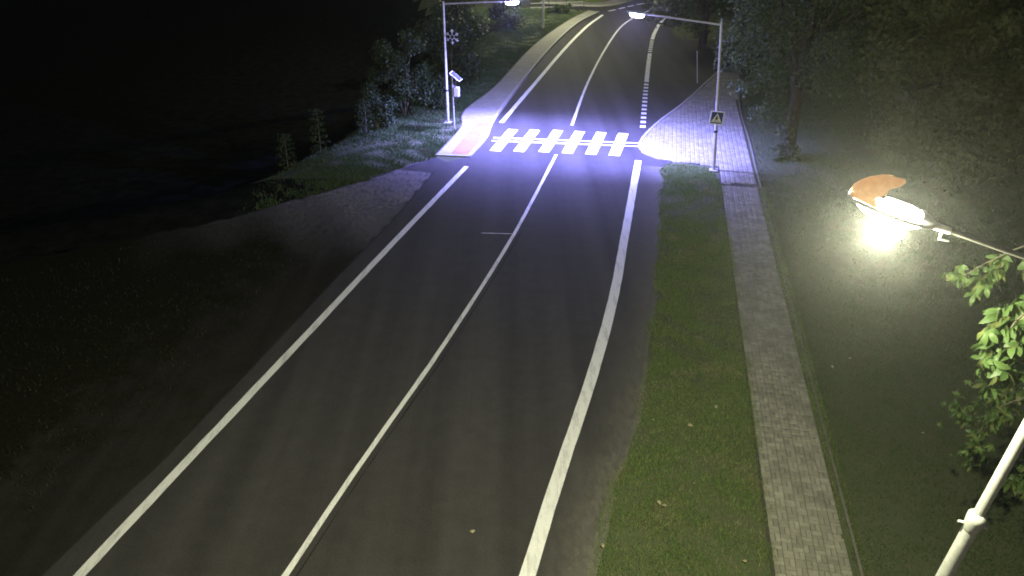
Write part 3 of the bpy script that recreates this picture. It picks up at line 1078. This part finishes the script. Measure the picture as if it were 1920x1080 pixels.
# ------------------------------------------------------------------ pedestrian crossing sign
def crossing_sign():
    c = Vector((8.46, 31.79, 2.33))
    nrm = (Vector((-0.35, -1.0, 0.12))).normalized()
    nrm = Vector((-FWD.x * 0.9 + 0.10, -FWD.y, 0)).normalized()
    xax = Vector((0, 0, 1)).cross(nrm).normalized()
    yax = nrm.cross(xax).normalized()
    R = frame(xax, yax, nrm) @ Matrix.Rotation(math.radians(-4), 3, 'Z')
    root = empty("crossing_sign", (0, 0, 0))
    tag(root, "square blue pedestrian crossing sign with white triangle on the right lamp pole", "road sign")
    box("sign_plate", c, (0.56, 0.56, 0.018), M_SIGNWHITE, root, R, 0.006)

    def flat(name, pts, z, mat, parent=root):
        V = [c + R @ Vector((x, y, 0.010 + z)) for x, y in pts] + [c + R @ Vector((x, y, 0.010 + z - 0.002)) for x, y in pts]
        n = len(pts)
        bm = bmesh.new()
        vs = [bm.verts.new(v) for v in V]
        bm.faces.new(vs[:n])
        for i in range(n):
            bm.faces.new((vs[i], vs[n + i], vs[n + (i + 1) % n], vs[(i + 1) % n]))
        bmesh.ops.triangulate(bm, faces=[f for f in bm.faces if len(f.verts) > 4])
        return bm_obj(name, bm, mat, parent)
    s = 0.235
    flat("blue_field", [(-s, -s), (s, -s), (s, s), (-s, s)], 0.003, M_SIGNBLUE)
    tri = flat("white_triangle", [(-0.215, -0.185), (0.215, -0.185), (0.0, 0.2)], 0.006, M_SIGNWHITE)
    # walking figure: head, body, legs, arms; stripes under its feet
    fig = flat("walking_figure", [(-0.006 - 0.028 * math.cos(a), 0.075 + 0.028 * math.sin(a)) for a in [2 * math.pi * k / 12 for k in range(12)]], 0.009, M_SIGNBLACK)
    flat("figure_body", [(-0.03, 0.045), (0.025, 0.045), (0.03, -0.03), (0.055, -0.115), (0.03, -0.12), (0.0, -0.045), (-0.045, -0.12), (-0.07, -0.11), (-0.028, -0.03)], 0.0095, M_SIGNBLACK, fig)
    flat("figure_arm", [(-0.028, 0.04), (-0.07, -0.02), (-0.058, -0.03), (-0.02, 0.015)], 0.009, M_SIGNBLACK, fig)
    flat("figure_arm", [(0.022, 0.04), (0.065, -0.015), (0.055, -0.028), (0.018, 0.01)], 0.009, M_SIGNBLACK, fig)
    for k in range(5):
        x = -0.15 + 0.068 * k
        flat("ground_stripe", [(x, -0.168), (x + 0.03, -0.168), (x + 0.036, -0.135), (x + 0.012, -0.135)], 0.009, M_SIGNBLACK, tri)
    box("bracket", c - nrm * 0.05, (0.2, 0.05, 0.05), M_GALV, root, R)
    return root


crossing_sign()

# ------------------------------------------------------------------ solar sensor post and snowflake on the left
def solar_post():
    bx, by = -2.87, 38.11
    b = Vector((bx, by, -0.02))
    root = empty("solar_post", (0, 0, 0))
    tag(root, "slim steel post with tilted solar panel and grey cabinet beside the left lamp", "post")
    tube("pole", [b, b + Vector((-0.02, 0, 2.55))], [0.038, 0.038], M_GALV, root, 10)
    R = frame(RIGHT, FWD, Vector((0, 0, 1)))
    Rp = R @ Matrix.Rotation(math.radians(38), 3, 'Y')
    top = b + Vector((0, 0, 2.58))
    pn = box("solar_panel", top + R @ Vector((0.16, 0, 0.0)), (0.62, 0.5, 0.035), M_GALV, root, Rp, 0.006)
    box("solar_cells", top + R @ Vector((0.16, 0, 0.0)) + Rp @ Vector((0, 0, 0.019)), (0.57, 0.45, 0.006), M_SOLAR, pn, Rp, 0.001)
    tube("strut", [b + Vector((0, 0, 2.2)), top + R @ Vector((0.28, 0, -0.12))], 0.015, M_GALV, root, 8)
    cab = box("cabinet", b + R @ Vector((0.17, 0.04, 1.82)), (0.26, 0.2, 0.46), M_BOX, root, R, 0.02)
    box("cabinet_door", b + R @ Vector((0.17, -0.065, 1.82)), (0.2, 0.012, 0.38), M_SIGNWHITE, cab, R, 0.004)
    box("sensor_head", b + R @ Vector((0.1, 0, 2.28)), (0.14, 0.14, 0.12), M_DARKMETAL, root, R, 0.02)
    box("bracket", b + R @ Vector((0.05, 0.02, 2.1)), (0.22, 0.05, 0.05), M_GALV, root, R)
    return root


solar_post()


def snowflake():
    c = Vector((-3.25, 39.03, 4.25)) + RIGHT * 0.40 - FWD * 0.06
    root = empty("snowflake_ornament", (0, 0, 0))
    tag(root, "unlit silvery snowflake ornament hung high on the left lamp pole", "ornament")
    R = frame(RIGHT, Vector((0, 0, 1)), -FWD)
    for k in range(6):
        a = math.radians(90 + 60 * k)
        u = Vector((math.cos(a), math.sin(a), 0))
        w = Vector((-math.sin(a), math.cos(a), 0))
        bm = bmesh.new()
        tube_bm(bm, [c + R @ (u * 0.10), c + R @ (u * 0.31)], 0.014, 6)
        for s in (-1, 1):
            tube_bm(bm, [c + R @ (u * 0.2), c + R @ (u * 0.29 + w * 0.08 * s)], 0.013, 6)
        tube_bm(bm, [c + R @ (u * 0.25), c + R @ (u * 0.31), c + R @ (u * 0.36)], [0.012, 0.032, 0.006], 6)
        bm_obj("flake_arm", bm, M_TINSEL, root)
        a2 = math.radians(90 + 60 * (k + 1))
        tube("flake_ring", [c + R @ (u * 0.11), c + R @ (Vector((math.cos(a2), math.sin(a2), 0)) * 0.11)], 0.013, M_TINSEL, root, 6)
    tube("hanger", [c - RIGHT * 0.40 + Vector((0, 0, 0.02)), c - RIGHT * 0.28 + Vector((0, 0, 0.02))], 0.012, M_DARKMETAL, root, 6)
    return root


snowflake()

# ------------------------------------------------------------------ street lamps
def cobra_lamp(label, foot, bend, arm_end, tip, collar_t, cover=True, energy=P_STREET, aim=None, pole_r=(0.085, 0.078, 0.058, 0.05), cone=150):
    root = empty("street_lamp", (0, 0, 0))
    tag(root, label, "street lamp", "street lamps along the road")
    f, b, a, t = (Vector(v) for v in (foot, bend, arm_end, tip))
    j = f.lerp(b, collar_t)
    tube("lower_pole", [f, f.lerp(j, 0.3), j], [pole_r[0] + 0.02, pole_r[0], pole_r[1]], M_WHITEPOLE, root, 18)
    tube("upper_pole", [j, j.lerp(b, 0.9), b], [pole_r[2], pole_r[2] * 0.97, pole_r[3]], M_WHITEPOLE, root, 16)
    ax = (b - f).normalized()
    bm = bmesh.new()
    tube_bm(bm, [j - ax * 0.16, j - ax * 0.13, j - ax * 0.02, j + ax * 0.05, j + ax * 0.09], [0.080, 0.088, 0.098, 0.10, 0.065], 16)
    col = bm_obj("collar", bm, M_WHITEPOLE, root, True)
    sd = ax.cross(Vector((0.3, 1, 0))).normalized()
    for s in (-1, 1):
        tube("bolt", [j - ax * 0.09 + sd * 0.07 * s, j - ax * 0.09 + sd * 0.15 * s], [0.018, 0.015], M_WHITEPOLE, col, 8)
    d = (t - a).normalized()
    mid = b.lerp(a, 0.15) + Vector((0, 0, 0.02))
    tube("arm", [b - ax * 0.12, b, mid, b.lerp(a, 0.6), a + d * 0.02], [0.045, 0.04, 0.03, 0.024, 0.022], M_ARM, root, 12)
    L = (t - a).length
    flat = Vector((d.x, d.y, 0)).normalized()
    side = Vector((-flat.y, flat.x, 0))
    up = d.cross(side)
    if up.z < 0:
        up = -up
    side = up.cross(d).normalized()
    R = frame(d, side, up)
    tube("spigot", [a - d * 0.16, a + d * 0.06], [0.032, 0.04], M_WHITEPOLE, root, 12)
    tube("clamp_lever", [a - d * 0.10 - up * 0.02, a - d * 0.12 - up * 0.1, a - d * 0.20 - up * 0.09], [0.014, 0.013, 0.008], M_WHITEPOLE, root, 8)

    def outline(u):     # half width of the boat-shaped head at u in 0..1 from the arm
        return 0.045 + 0.135 * math.sin(min(1, u * 1.02) ** 0.8 * math.pi * 0.93) ** 0.8 if u < 0.98 else 0.02
    us = [0.0, 0.06, 0.15, 0.28, 0.42, 0.56, 0.7, 0.82, 0.91, 0.97, 1.0]
    # rim: thin tray round the glass
    rim = bmesh.new()
    lo, hi = [], []
    path = [(u, 1) for u in us] + [(u, -1) for u in us[::-1]]
    for u, s in path:
        w = outline(u) if 0 < u < 1 else (0.04 if u == 0 else 0.012)
        for (lst, dz, k) in ((lo, -0.02, 1.0), (hi, 0.018, 1.06)):
            lst.append(rim.verts.new(a + R @ Vector((u * L, s * w * k, dz))))
    n = len(path)
    for k in range(n):
        rim.faces.new((lo[k], lo[(k + 1) % n], hi[(k + 1) % n], hi[k]))
    bm_obj("rim", rim, M_BOX, root, True)
    # glowing bowl: bulges below the rim, its open top shows the lamp
    bowl = bmesh.new()
    nu, nv = 12, 10
    grid = []
    for i in range(nu + 1):
        u = 0.10 + 0.84 * i / nu
        w = outline(u) * 0.97
        dep = 0.02 + 0.13 * math.sin(math.pi * (i / nu) ** 0.85)
        row = []
        for k in range(nv + 1):
            th = math.pi * k / nv
            row.append(bowl.verts.new(a + R @ Vector((u * L, math.cos(th) * w, -math.sin(th) * dep + 0.0))))
        grid.append(row)
    for i in range(nu):
        for k in range(nv):
            bowl.faces.new((grid[i][k], grid[i][k + 1], grid[i + 1][k + 1], grid[i + 1][k]))
    bm_obj("lamp_bowl", bowl, M_BOWL, root, True)
    tube("lamp_tube", [a + R @ Vector((0.16 * L, 0, 0.045)), a + R @ Vector((0.3 * L, 0, 0.05)), a + R @ Vector((0.58 * L, 0, 0.05)), a + R @ Vector((0.62 * L, 0, 0.045))], [0.02, 0.05, 0.05, 0.02], M_BOWL, root, 12)
    gear = bmesh.new()
    ring = []
    for (u, w, zt, zb) in ((-0.02, 0.035, 0.035, -0.03), (0.03, 0.055, 0.06, -0.035), (0.12, 0.09, 0.085, -0.02), (0.17, 0.10, 0.08, -0.02)):
        ring.append([gear.verts.new(a + R @ Vector((u * L, y * w, z))) for y, z in ((-1, zb), (-1, zt * 0.5), (-0.6, zt), (0.6, zt), (1, zt * 0.5), (1, zb))])
    for A, B in zip(ring, ring[1:]):
        for k in range(6):
            gear.faces.new((A[k], A[(k + 1) % 6], B[(k + 1) % 6], B[k]))
    gear.faces.new(ring[0])
    gear.faces.new(ring[-1][::-1])
    bm_obj("gear_housing", gear, M_BOX, root)
    if cover:
        # what is left of the brown plastic cover: only the tip half, its inner edge broken off
        cv = bmesh.new()
        nu, nv = 14, 14
        rnd = random.Random(3)
        grid = {}
        for k in range(nv + 1):
            th = math.pi * k / nv
            start = 0.71 + 0.05 * math.sin(k * 1.7) + rnd.uniform(-0.05, 0.05) - (0.17 if k in (4, 5) else 0.08 if k in (6, 9) else 0)
            for i in range(nu + 1):
                u = start + (1.0 - start) * i / nu
                w = outline(u) * 1.07 if u < 0.985 else 0.02
                hgt = 0.31 * math.sqrt(max(0.0, 1 - max(0, (u - 0.35) / 0.66) ** 2.2))
                grid[i, k] = cv.verts.new(a + R @ Vector((u * L, math.cos(th) * w, math.sin(th) ** 0.8 * hgt + 0.019)))
        for i in range(nu):
            for k in range(nv):
                cv.faces.new((grid[i, k], grid[i, k + 1], grid[i + 1, k + 1], grid[i + 1, k]))
        o = bm_obj("broken_cover", cv, M_COVER, root, True)
        m = o.modifiers.new("thick", 'SOLIDIFY')
        m.thickness = 0.006
    else:
        cv = bmesh.new()
        nu, nv = 10, 8
        grid = {}
        for k in range(nv + 1):
            th = math.pi * k / nv
            for i in range(nu + 1):
                u = i / nu
                w = outline(u) * 1.05 if 0 < u < 0.98 else 0.03
                grid[i, k] = cv.verts.new(a + R @ Vector((u * L, math.cos(th) * w, math.sin(th) * 0.12 + 0.019)))
        for i in range(nu):
            for k in range(nv):
                cv.faces.new((grid[i, k], grid[i, k + 1], grid[i + 1, k + 1], grid[i + 1, k]))
        bm_obj("housing", cv, M_BOX, root, True)
    src = a + R @ Vector((0.45 * L, 0, -0.19))
    batwing("lamp_light", src, energy, C_STREET, 0.08, root, aim)
    return root


cobra_lamp("pale leaning street lamp in front with a broken orange cover on its head",
           (4.58, 6.54, -0.02), (5.21, 6.06, 8.225), (3.76, 6.43, 8.65), (3.03, 6.615, 8.864), 0.645, True, P_STREET, (-0.8, 0.05, 0))
cobra_lamp("far street lamp post on the left bank beside the curving footway",
           (2.49, 65.4, -0.05), (2.49, 65.4, 7.2), (4.3, 66.6, 7.55), (5.0, 67.05, 7.65), 0.6, False, P_FAR, (-0.45, 0.1, 0))

# ------------------------------------------------------------------ far railing and lone post
def far_railing():
    root = empty("railing", (0, 0, 0))
    tag(root, "low metal railing with thin posts on the grass at the far junction", "railing")
    pts = [(1.6, 73.6), (3.3, 73.9), (4.91, 74.14), (6.5, 74.74)]
    for x, y in pts:
        tube("post", [(x, y, -0.03), (x, y, 1.1)], 0.03, M_DARKMETAL, root, 8)
    for z in (1.05, 0.7, 0.35):
        tube("rail", [(x, y, z) for x, y in pts], 0.022, M_GALV, root, 8)


far_railing()
o = empty("marker_post", (0, 0, 0))
tag(o, "thin grey marker post in the dark at the side street mouth", "post")
tube("pole", [(11.15, 47.3, -0.02), (10.92, 47.3, 1.9)], [0.03, 0.028], M_GALV, o, 8)
tube("cap", [(10.92, 47.3, 1.9), (10.915, 47.3, 1.94)], [0.034, 0.02], M_DARKMETAL, o, 8)

# ------------------------------------------------------------------ foliage
def leaf_cloud(name, clumps, n, size, mat, parent, droop=0.3, seed=1, shell=0.45):
    r = np.random.default_rng(seed)
    C = np.array([c for c, _ in clumps], float)
    S = np.array([s for _, s in clumps], float)
    wgt = S.prod(1) ** 0.75
    wgt /= wgt.sum()
    idx = r.choice(len(C), n, p=wgt)
    d = r.normal(size=(n, 3))
    d /= np.linalg.norm(d, axis=1)[:, None]
    rad = r.random(n) ** shell
    # finer sprays inside each clump
    P = C[idx] + d * rad[:, None] * S[idx]
    spray = r.integers(0, 40, n)
    off = np.random.default_rng(seed + 5).normal(0, 0.16, (len(C), 40, 3))
    P = P + off[idx, spray] * S[idx]
    nrm = d + r.normal(0, 0.7, (n, 3))
    nrm[:, 2] += 0.35
    nrm /= np.linalg.norm(nrm, axis=1)[:, None]
    t = np.cross(nrm, r.normal(size=(n, 3)))
    t /= np.linalg.norm(t, axis=1)[:, None] + 1e-9
    t[:, 2] -= droop
    t /= np.linalg.norm(t, axis=1)[:, None]
    b = np.cross(nrm, t)
    L = size * r.uniform(0.6, 1.4, n)[:, None]
    W = L * 0.5
    V = np.empty((n, 4, 3))
    V[:, 0] = P - t * L * 0.5
    V[:, 1] = P + b * W * 0.5 + nrm * L * 0.05
    V[:, 2] = P + t * L * 0.5
    V[:, 3] = P - b * W * 0.5 + nrm * L * 0.05
    o = fast_mesh(name, V.reshape(-1, 3), np.arange(n * 4), 4, mat, parent)
    return tag(o, kind="stuff")


def crown_clumps(center, radius, n, seed, flat=0.8, csize=0.42):
    r = np.random.default_rng(seed)
    out = []
    for k in range(n):
        d = r.normal(size=3)
        d /= np.linalg.norm(d)
        rr = r.random() ** 0.4
        c = np.array(center) + d * rr * np.array(radius)
        s = r.uniform(0.55, 1.2) * csize * np.mean(radius)
        out.append((c, (s, s, s * flat)))
    return out


def tree(name, label, base, h_trunk, r_trunk, center, radius, nclump, nleaf, leaf, seed, group, mat=M_CROWN, csize=0.3, lean=(0, 0), extra=None, nlimb=7):
    root = empty(name, (0, 0, 0))
    tag(root, label, "tree", group)
    b = Vector(base)
    r = random.Random(seed)
    top = b + Vector((lean[0], lean[1], h_trunk))
    c = Vector(center)
    bm = bmesh.new()
    tube_bm(bm, [b - Vector((0, 0, 0.1)), b + Vector((0, 0, 0.25)), b.lerp(top, 0.4) + Vector((r.uniform(-.1, .1), r.uniform(-.1, .1), 0)), top, c + Vector((0, 0, radius[2] * 0.5))],
            [r_trunk * 1.6, r_trunk * 1.15, r_trunk, r_trunk * 0.8, r_trunk * 0.2], 12)
    trunk = bm_obj("trunk", bm, M_BARK, root, True)
    for k in range(nlimb):
        a = 2 * math.pi * k / nlimb + r.uniform(-0.3, 0.3)
        s = b.lerp(top, r.uniform(0.65, 1.0))
        e = c + Vector((math.cos(a) * radius[0] * 0.75, math.sin(a) * radius[1] * 0.75, r.uniform(-0.4, 0.5) * radius[2]))
        m = s.lerp(e, 0.5) + Vector((0, 0, 0.12 * (e - s).length))
        tube("branch", [s, m, e], [r_trunk * 0.45, r_trunk * 0.28, r_trunk * 0.08], M_BARK, trunk, 8)
    cl = crown_clumps(center, radius, nclump, seed, 0.75, csize)
    if extra:
        cl += extra
    leaf_cloud("crown", cl, nleaf, leaf, mat, root, 0.3, seed)
    return root


def shrub(name, label, base, radius, nleaf, leaf, seed, group, cat="shrub", nclump=22, csize=0.38, stems=5):
    root = empty(name, (0, 0, 0))
    tag(root, label, cat, group)
    b = Vector(base)
    r = random.Random(seed)
    c = b + Vector((0, 0, radius[2] * 0.95))
    for k in range(stems):
        a = 2 * math.pi * k / stems + r.uniform(-0.4, 0.4)
        e = c + Vector((math.cos(a) * radius[0] * 0.5, math.sin(a) * radius[1] * 0.5, r.uniform(0, 0.5) * radius[2]))
        tube("stem", [b, b.lerp(e, 0.5) + Vector((0, 0, 0.1)), e], [0.04, 0.025, 0.008], M_TWIG, root, 6)
    leaf_cloud("foliage", crown_clumps(c, radius, nclump, seed, 0.9, csize), nleaf, leaf, M_BUSH, root, 0.3, seed)
    return root


def gz(x, y):
    return float(ground_z(np.array(x), np.array(y)))


# right-hand park trees
tree("broadleaf_tree", "leafy tree with bare lower trunk on the lawn behind the blue sign pole", (12.3, 33.65, -0.05), 3.6, 0.27, (12.6, 33.9, 7.2), (3.6, 3.8, 4.4), 60, 34000, 0.16, 11, "park trees on the right",
     extra=[((9.5, 33.3, 4.4), (0.7, 0.8, 0.5)), ((8.75, 33.2, 4.35), (0.45, 0.5, 0.4)), ((9.9, 33.0, 3.3), (0.9, 0.7, 0.4)), ((10.7, 33.2, 4.0), (1.0, 1.0, 0.7)), ((10.6, 33.0, 2.2), (0.7, 0.6, 0.35)),
            ((11.2, 33.1, 2.4), (0.6, 0.8, 0.7)), ((11.7, 33.2, 1.9), (0.5, 0.5, 0.8)), ((11.0, 33.2, 5.3), (1.3, 1.2, 0.8)), ((10.0, 33.6, 6.0), (1.0, 1.0, 0.8)), ((12.0, 33.3, 1.3), (0.35, 0.35, 0.6))])
shrub("basal_shoots", "ring of leafy shoots around the foot of the sign-side tree trunk", (12.15, 33.35, -0.03), (0.65, 0.55, 0.32), 1500, 0.11, 12, None, "shrub", 14, 0.45, 6)
tree("broadleaf_tree", "big drooping tree over the right lawn, its foliage hanging nearly to the grass", (18.6, 33.2, -0.05), 3.0, 0.35, (17.9, 31.6, 6.2), (4.3, 4.0, 5.8), 95, 62000, 0.22, 13, "park trees on the right", mat=M_LINDEN, csize=0.24,
     extra=[((14.9, 30.0, 2.6), (0.9, 0.9, 1.4)), ((15.6, 29.4, 1.7), (0.9, 0.9, 1.1)), ((16.6, 29.0, 1.5), (1.0, 0.9, 1.1)), ((17.7, 29.0, 1.7), (1.0, 0.9, 1.2)), ((18.8, 29.0, 2.2), (1.1, 1.0, 1.4)), ((14.6, 31.0, 4.4), (0.9, 0.9, 1.3)), ((20.2, 29.6, 2.6), (1.2, 1, 1.3)), ((14.4, 31.2, 6.4), (0.9, 0.9, 1.3))])
bg = [((13.6, 57.5), 5.0, "dark tree at the corner of the side street behind the right lamp head"), ((17.5, 62), 5.5, "dark tree second along the side street on the right"),
      ((20.5, 56.5), 5.2, "dark tree behind the pale park path"), ((26.0, 52), 5.5, "dark tree on the right side of the park path bend"),
      ((30.5, 43.5), 5.5, "dark tree near the upper right corner of the park"), ((25.5, 60.5), 6, "dark tree deepest in the park behind the path"),
      ((33.5, 54.5), 6, "dark tree far right at the back of the park"), ((27.5, 36.0), 4.8, "dark tree at the right edge of the lawn beyond the drooping tree")]
for k, ((x, y), rr, lab) in enumerate(bg):
    tree("broadleaf_tree", lab, (x, y, -0.05), 3.2, 0.28, (x, y, 2.6 + rr * 0.7), (rr * 0.85, rr * 0.85, rr * 0.95), 46, 15000, 0.3, 30 + k, "park trees on the right", csize=0.3, nlimb=5)

# left-hand shrubs and saplings on the edge of the bank
shrub("shrub", "tall dark shrub on the bank just left of the left lamp pole", (-5.6, 40.2, gz(-5.6, 40.2)), (1.5, 1.3, 2.2), 7000, 0.15, 41, "shrubs on the left bank", nclump=34, csize=0.3)
shrub("shrub", "broad low shrub at the front edge of the left bank", (-6.7, 38.1, gz(-6.7, 38.1)), (0.9, 1.0, 1.2), 3800, 0.14, 42, "shrubs on the left bank")
shrub("shrub", "round shrub directly behind the left lamp pole", (-4.6, 41.8, gz(-4.6, 41.8)), (1.1, 1.1, 1.25), 4200, 0.14, 43, "shrubs on the left bank")
shrub("shrub", "dim shrub high on the bank behind the snowflake", (-3.6, 47.5, gz(-3.6, 47.5)), (1.8, 1.8, 2.4), 6000, 0.18, 44, "shrubs on the left bank")
shrub("shrub", "dark hedge-like shrub below the left lamp head", (-3.4, 56.5, gz(-3.4, 56.5)), (2.0, 2.6, 2.7), 7000, 0.2, 45, "shrubs on the left bank")
shrub("shrub", "small dark shrub on the far grass corner by the railing", (4.3, 72.6, gz(4.3, 72.6)), (1.0, 0.7, 0.4), 2200, 0.15, 46, "shrubs on the left bank", nclump=14)
shrub("shrub", "shadowed shrub behind the far lamp post", (-0.8, 66.0, gz(-0.8, 66.0)), (1.6, 1.8, 1.9), 5000, 0.2, 47, "shrubs on the left bank")


def sapling(label, x, y, h, seed, n=16):
    root = empty("sapling", (0, 0, 0))
    tag(root, label, "sapling", "young trees on the edge of the left bank")
    b = Vector((x, y, gz(x, y)))
    r = random.Random(seed)
    tube("stem", [b, b + Vector((0.03, 0, h * 0.6)), b + Vector((0, 0.02, h))], [0.03, 0.02, 0.006], M_TWIG, root, 6)
    for k in range(n):
        z = h * (0.12 + 0.86 * k / n)
        a = k * 2.4 + r.uniform(-0.3, 0.3)
        ln = 0.45 * (1.05 - 0.6 * k / n) * r.uniform(0.7, 1.2)
        tube("branch", [b + Vector((0, 0, z)), b + Vector((math.cos(a) * ln, math.sin(a) * ln, z + 0.08))], [0.008, 0.003], M_TWIG, root, 5)
    cl = []
    for k in range(n * 2):
        z = h * (0.08 + 0.92 * k / (n * 2))
        a = k * 2.4
        ln = 0.32 * (1.05 - 0.55 * k / (n * 2))
        cl.append((np.array([x + math.cos(a) * ln, y + math.sin(a) * ln, b.z + z]), (0.2, 0.2, 0.05)))
    leaf_cloud("foliage", cl, 650, 0.11, M_BUSH, root, 0.15, seed)
    return root


sapling("young sapling with tiered leaves standing at the right end of the bank edge", -6.95, 36.4, 2.0, 51)
sapling("young sapling in the middle of the bank edge against the dark", -8.6, 33.9, 2.3, 52)
sapling("short young sapling farthest left on the bank edge", -9.9, 33.0, 1.7, 53)

# ------------------------------------------------------------------ near chestnut tree reaching in from the right
def chestnut_leaf_mesh(seed):
    """one palmate leaf: five to seven drooping leaflets from a stalk, folded along the midrib"""
    r = random.Random(seed)
    bm = bmesh.new()
    n = r.choice((5, 6, 7))
    for k in range(n):
        a = math.radians(-105 + 210 * k / (n - 1) + r.uniform(-8, 8))
        ln = (0.115 + 0.07 * math.cos(a)) * r.uniform(0.85, 1.1)
        dirv = Vector((math.sin(a), math.cos(a), 0))
        sid = Vector((math.cos(a), -math.sin(a), 0))
        prof = [(0.0, 0.004, 0.0), (0.3, 0.022, 0.004), (0.6, 0.036, -0.016), (0.82, 0.030, -0.045), (1.0, 0.003, -0.085)]
        rows = []
        for (t, w, z) in prof:
            dr = z * (1 + r.uniform(-0.2, 0.4))
            c = dirv * ln * (t if t < 0.6 else 0.6 + (t - 0.6) * 0.75) + Vector((0, 0, dr))
            rows.append((bm.verts.new(c - sid * w + Vector((0, 0, w * 0.28))), bm.verts.new(c), bm.verts.new(c + sid * w + Vector((0, 0, w * 0.28)))))
        for A, B in zip(rows, rows[1:]):
            bm.faces.new((A[0], A[1], B[1], B[0]))
            bm.faces.new((A[1], A[2], B[2], B[1]))
    st = [Vector((0, 0, 0)), Vector((0, -0.05, 0.03)), Vector((0, -0.10, 0.05))]
    tube_bm(bm, st, 0.003, 4, False)
    me = bpy.data.meshes.new("leaf")
    bm.to_mesh(me)
    bm.free()
    for p in me.polygons:
        p.use_smooth = True
    me.materials.append(M_CHEST)
    return me


def chestnut():
    root = empty("chestnut_tree", (0, 0, 0))
    tag(root, "big-leaved chestnut tree reaching in at the right edge by the street lamp", "tree", "park trees on the right")
    base = Vector((9.6, 6.4, -0.05))
    tube("trunk", [base, base + Vector((0, 0, 0.4)), base + Vector((0.1, 0.1, 4)), base + Vector((0.2, 0.0, 7.5)), base + Vector((0.3, 0, 11))], [0.45, 0.34, 0.28, 0.2, 0.08], M_BARK, root, 14)
    meshes = [chestnut_leaf_mesh(s) for s in range(6)]
    r = random.Random(5)
    g = np.random.default_rng(77)
    # limb paths from the trunk to the leaf sprays seen at the frame's edge
    limbs = [
        ([(9.7, 6.5, 7.2), (7.4, 6.7, 8.4), (7.2, 8.6, 7.75), (6.35, 8.95, 7.2), (5.8, 8.92, 6.85)], (0.09, 0.05, 0.02, 0.012, 0.006)),
        ([(9.7, 6.5, 6.6), (7.2, 6.5, 8.1), (6.4, 7.2, 7.7), (5.8, 7.5, 7.3), (5.47, 7.43, 6.75), (5.47, 7.38, 6.35)], (0.09, 0.05, 0.02, 0.014, 0.009, 0.005)),
        ([(9.65, 6.5, 4.6), (9.2, 8.2, 4.9), (8.6, 9.8, 4.4), (8.0, 10.35, 3.7), (7.7, 10.25, 3.2)], (0.08, 0.05, 0.02, 0.012, 0.006)),
        ([(9.65, 6.5, 4.0), (9.4, 8.2, 4.0), (8.9, 9.6, 3.3), (8.6, 9.95, 2.6)], (0.07, 0.04, 0.015, 0.008)),
    ]
    for p, rad in limbs:
        q = catmull([np.array(v) for v in p], 0.25)
        rr = list(np.interp(np.linspace(0, 1, len(q)), np.linspace(0, 1, len(rad)), rad))
        tube("branch", q, rr, M_TWIG, root, 8)
    sprays = [   # centre, spread, count, scale
        ((5.63, 7.52, 7.06), (0.13, 0.12, 0.11), 20, 1.0), ((5.8, 7.50, 7.01), (0.10, 0.12, 0.13), 14, 1.0), ((5.54, 7.44, 6.78), (0.13, 0.10, 0.13), 20, 1.0),
        ((5.42, 7.43, 6.62), (0.08, 0.08, 0.07), 9, 0.95), ((5.58, 7.36, 6.45), (0.10, 0.08, 0.11), 13, 1.0), ((5.77, 7.53, 7.39), (0.05, 0.08, 0.06), 4, 0.9),
        ((5.78, 8.90, 6.81), (0.17, 0.12, 0.05), 8, 0.8), ((6.03, 8.90, 6.78), (0.13, 0.15, 0.13), 9, 0.85), ((6.28, 8.96, 6.98), (0.14, 0.12, 0.09), 9, 1.0),
        ((7.8, 10.43, 3.6), (0.3, 0.27, 0.22), 26, 0.9), ((8.02, 10.4, 3.42), (0.27, 0.27, 0.22), 20, 0.9), ((7.68, 10.18, 3.08), (0.23, 0.2, 0.14), 14, 0.85),
        ((7.58, 10.14, 2.88), (0.12, 0.14, 0.07), 6, 0.85), ((8.31, 10.4, 3.86), (0.27, 0.27, 0.27), 14, 0.9), ((8.59, 10.0, 2.63), (0.19, 0.19, 0.22), 16, 0.9), ((8.52, 9.89, 2.34), (0.14, 0.14, 0.14), 8, 0.9),
        ((5.86, 7.45, 6.75), (0.1, 0.15, 0.3), 16, 0.95), ((5.62, 7.5, 6.85), (0.12, 0.12, 0.15), 10, 1.0)]
    for c, s, n, sc in sprays:
        for k in range(n):
            o = bpy.data.objects.new("leaf", meshes[r.randrange(6)])
            COL.objects.link(o)
            o.parent = root
            o.location = (c[0] + g.normal() * s[0] * 0.8, c[1] + g.normal() * s[1] * 0.8, c[2] + g.normal() * s[2] * 0.8)
            o.rotation_euler = (r.uniform(-1.35, -0.35), r.uniform(-0.6, 0.6), r.uniform(0, 6.28))
            k2 = sc * r.uniform(0.55, 1.3)
            o.scale = (k2, k2, k2)
    cl = crown_clumps((9.8, 6.4, 9.5), (3.0, 3.2, 3.2), 50, 60, 0.8, 0.3)
    cl = [c for c in cl if c[0][0] > 7.0]
    leaf_cloud("crown", cl, 14000, 0.2, M_CHEST, root, 0.5, 61)


chestnut()


# ------------------------------------------------------------------ added volume: scatters lamp light in place of lens bloom
hz = bmesh.new()
bmesh.ops.create_cube(hz, size=1.0, matrix=Matrix.Translation((0, 60, 8.0)) @ Matrix.Diagonal((200, 240, 24, 1)))
m, nt, b = node_mat("bloom_medium")
nt.nodes.remove(b)
pv = nt.nodes.new("ShaderNodeVolumePrincipled")
pv.inputs["Color"].default_value = (0.9, 0.92, 0.9, 1)
pv.inputs["Density"].default_value = 0.00034
pv.inputs["Anisotropy"].default_value = 0.9
nt.links.new(pv.outputs[0], nt.nodes["Material Output"].inputs["Volume"])
tag(bm_obj("bloom_haze", hz, m), kind="stuff")
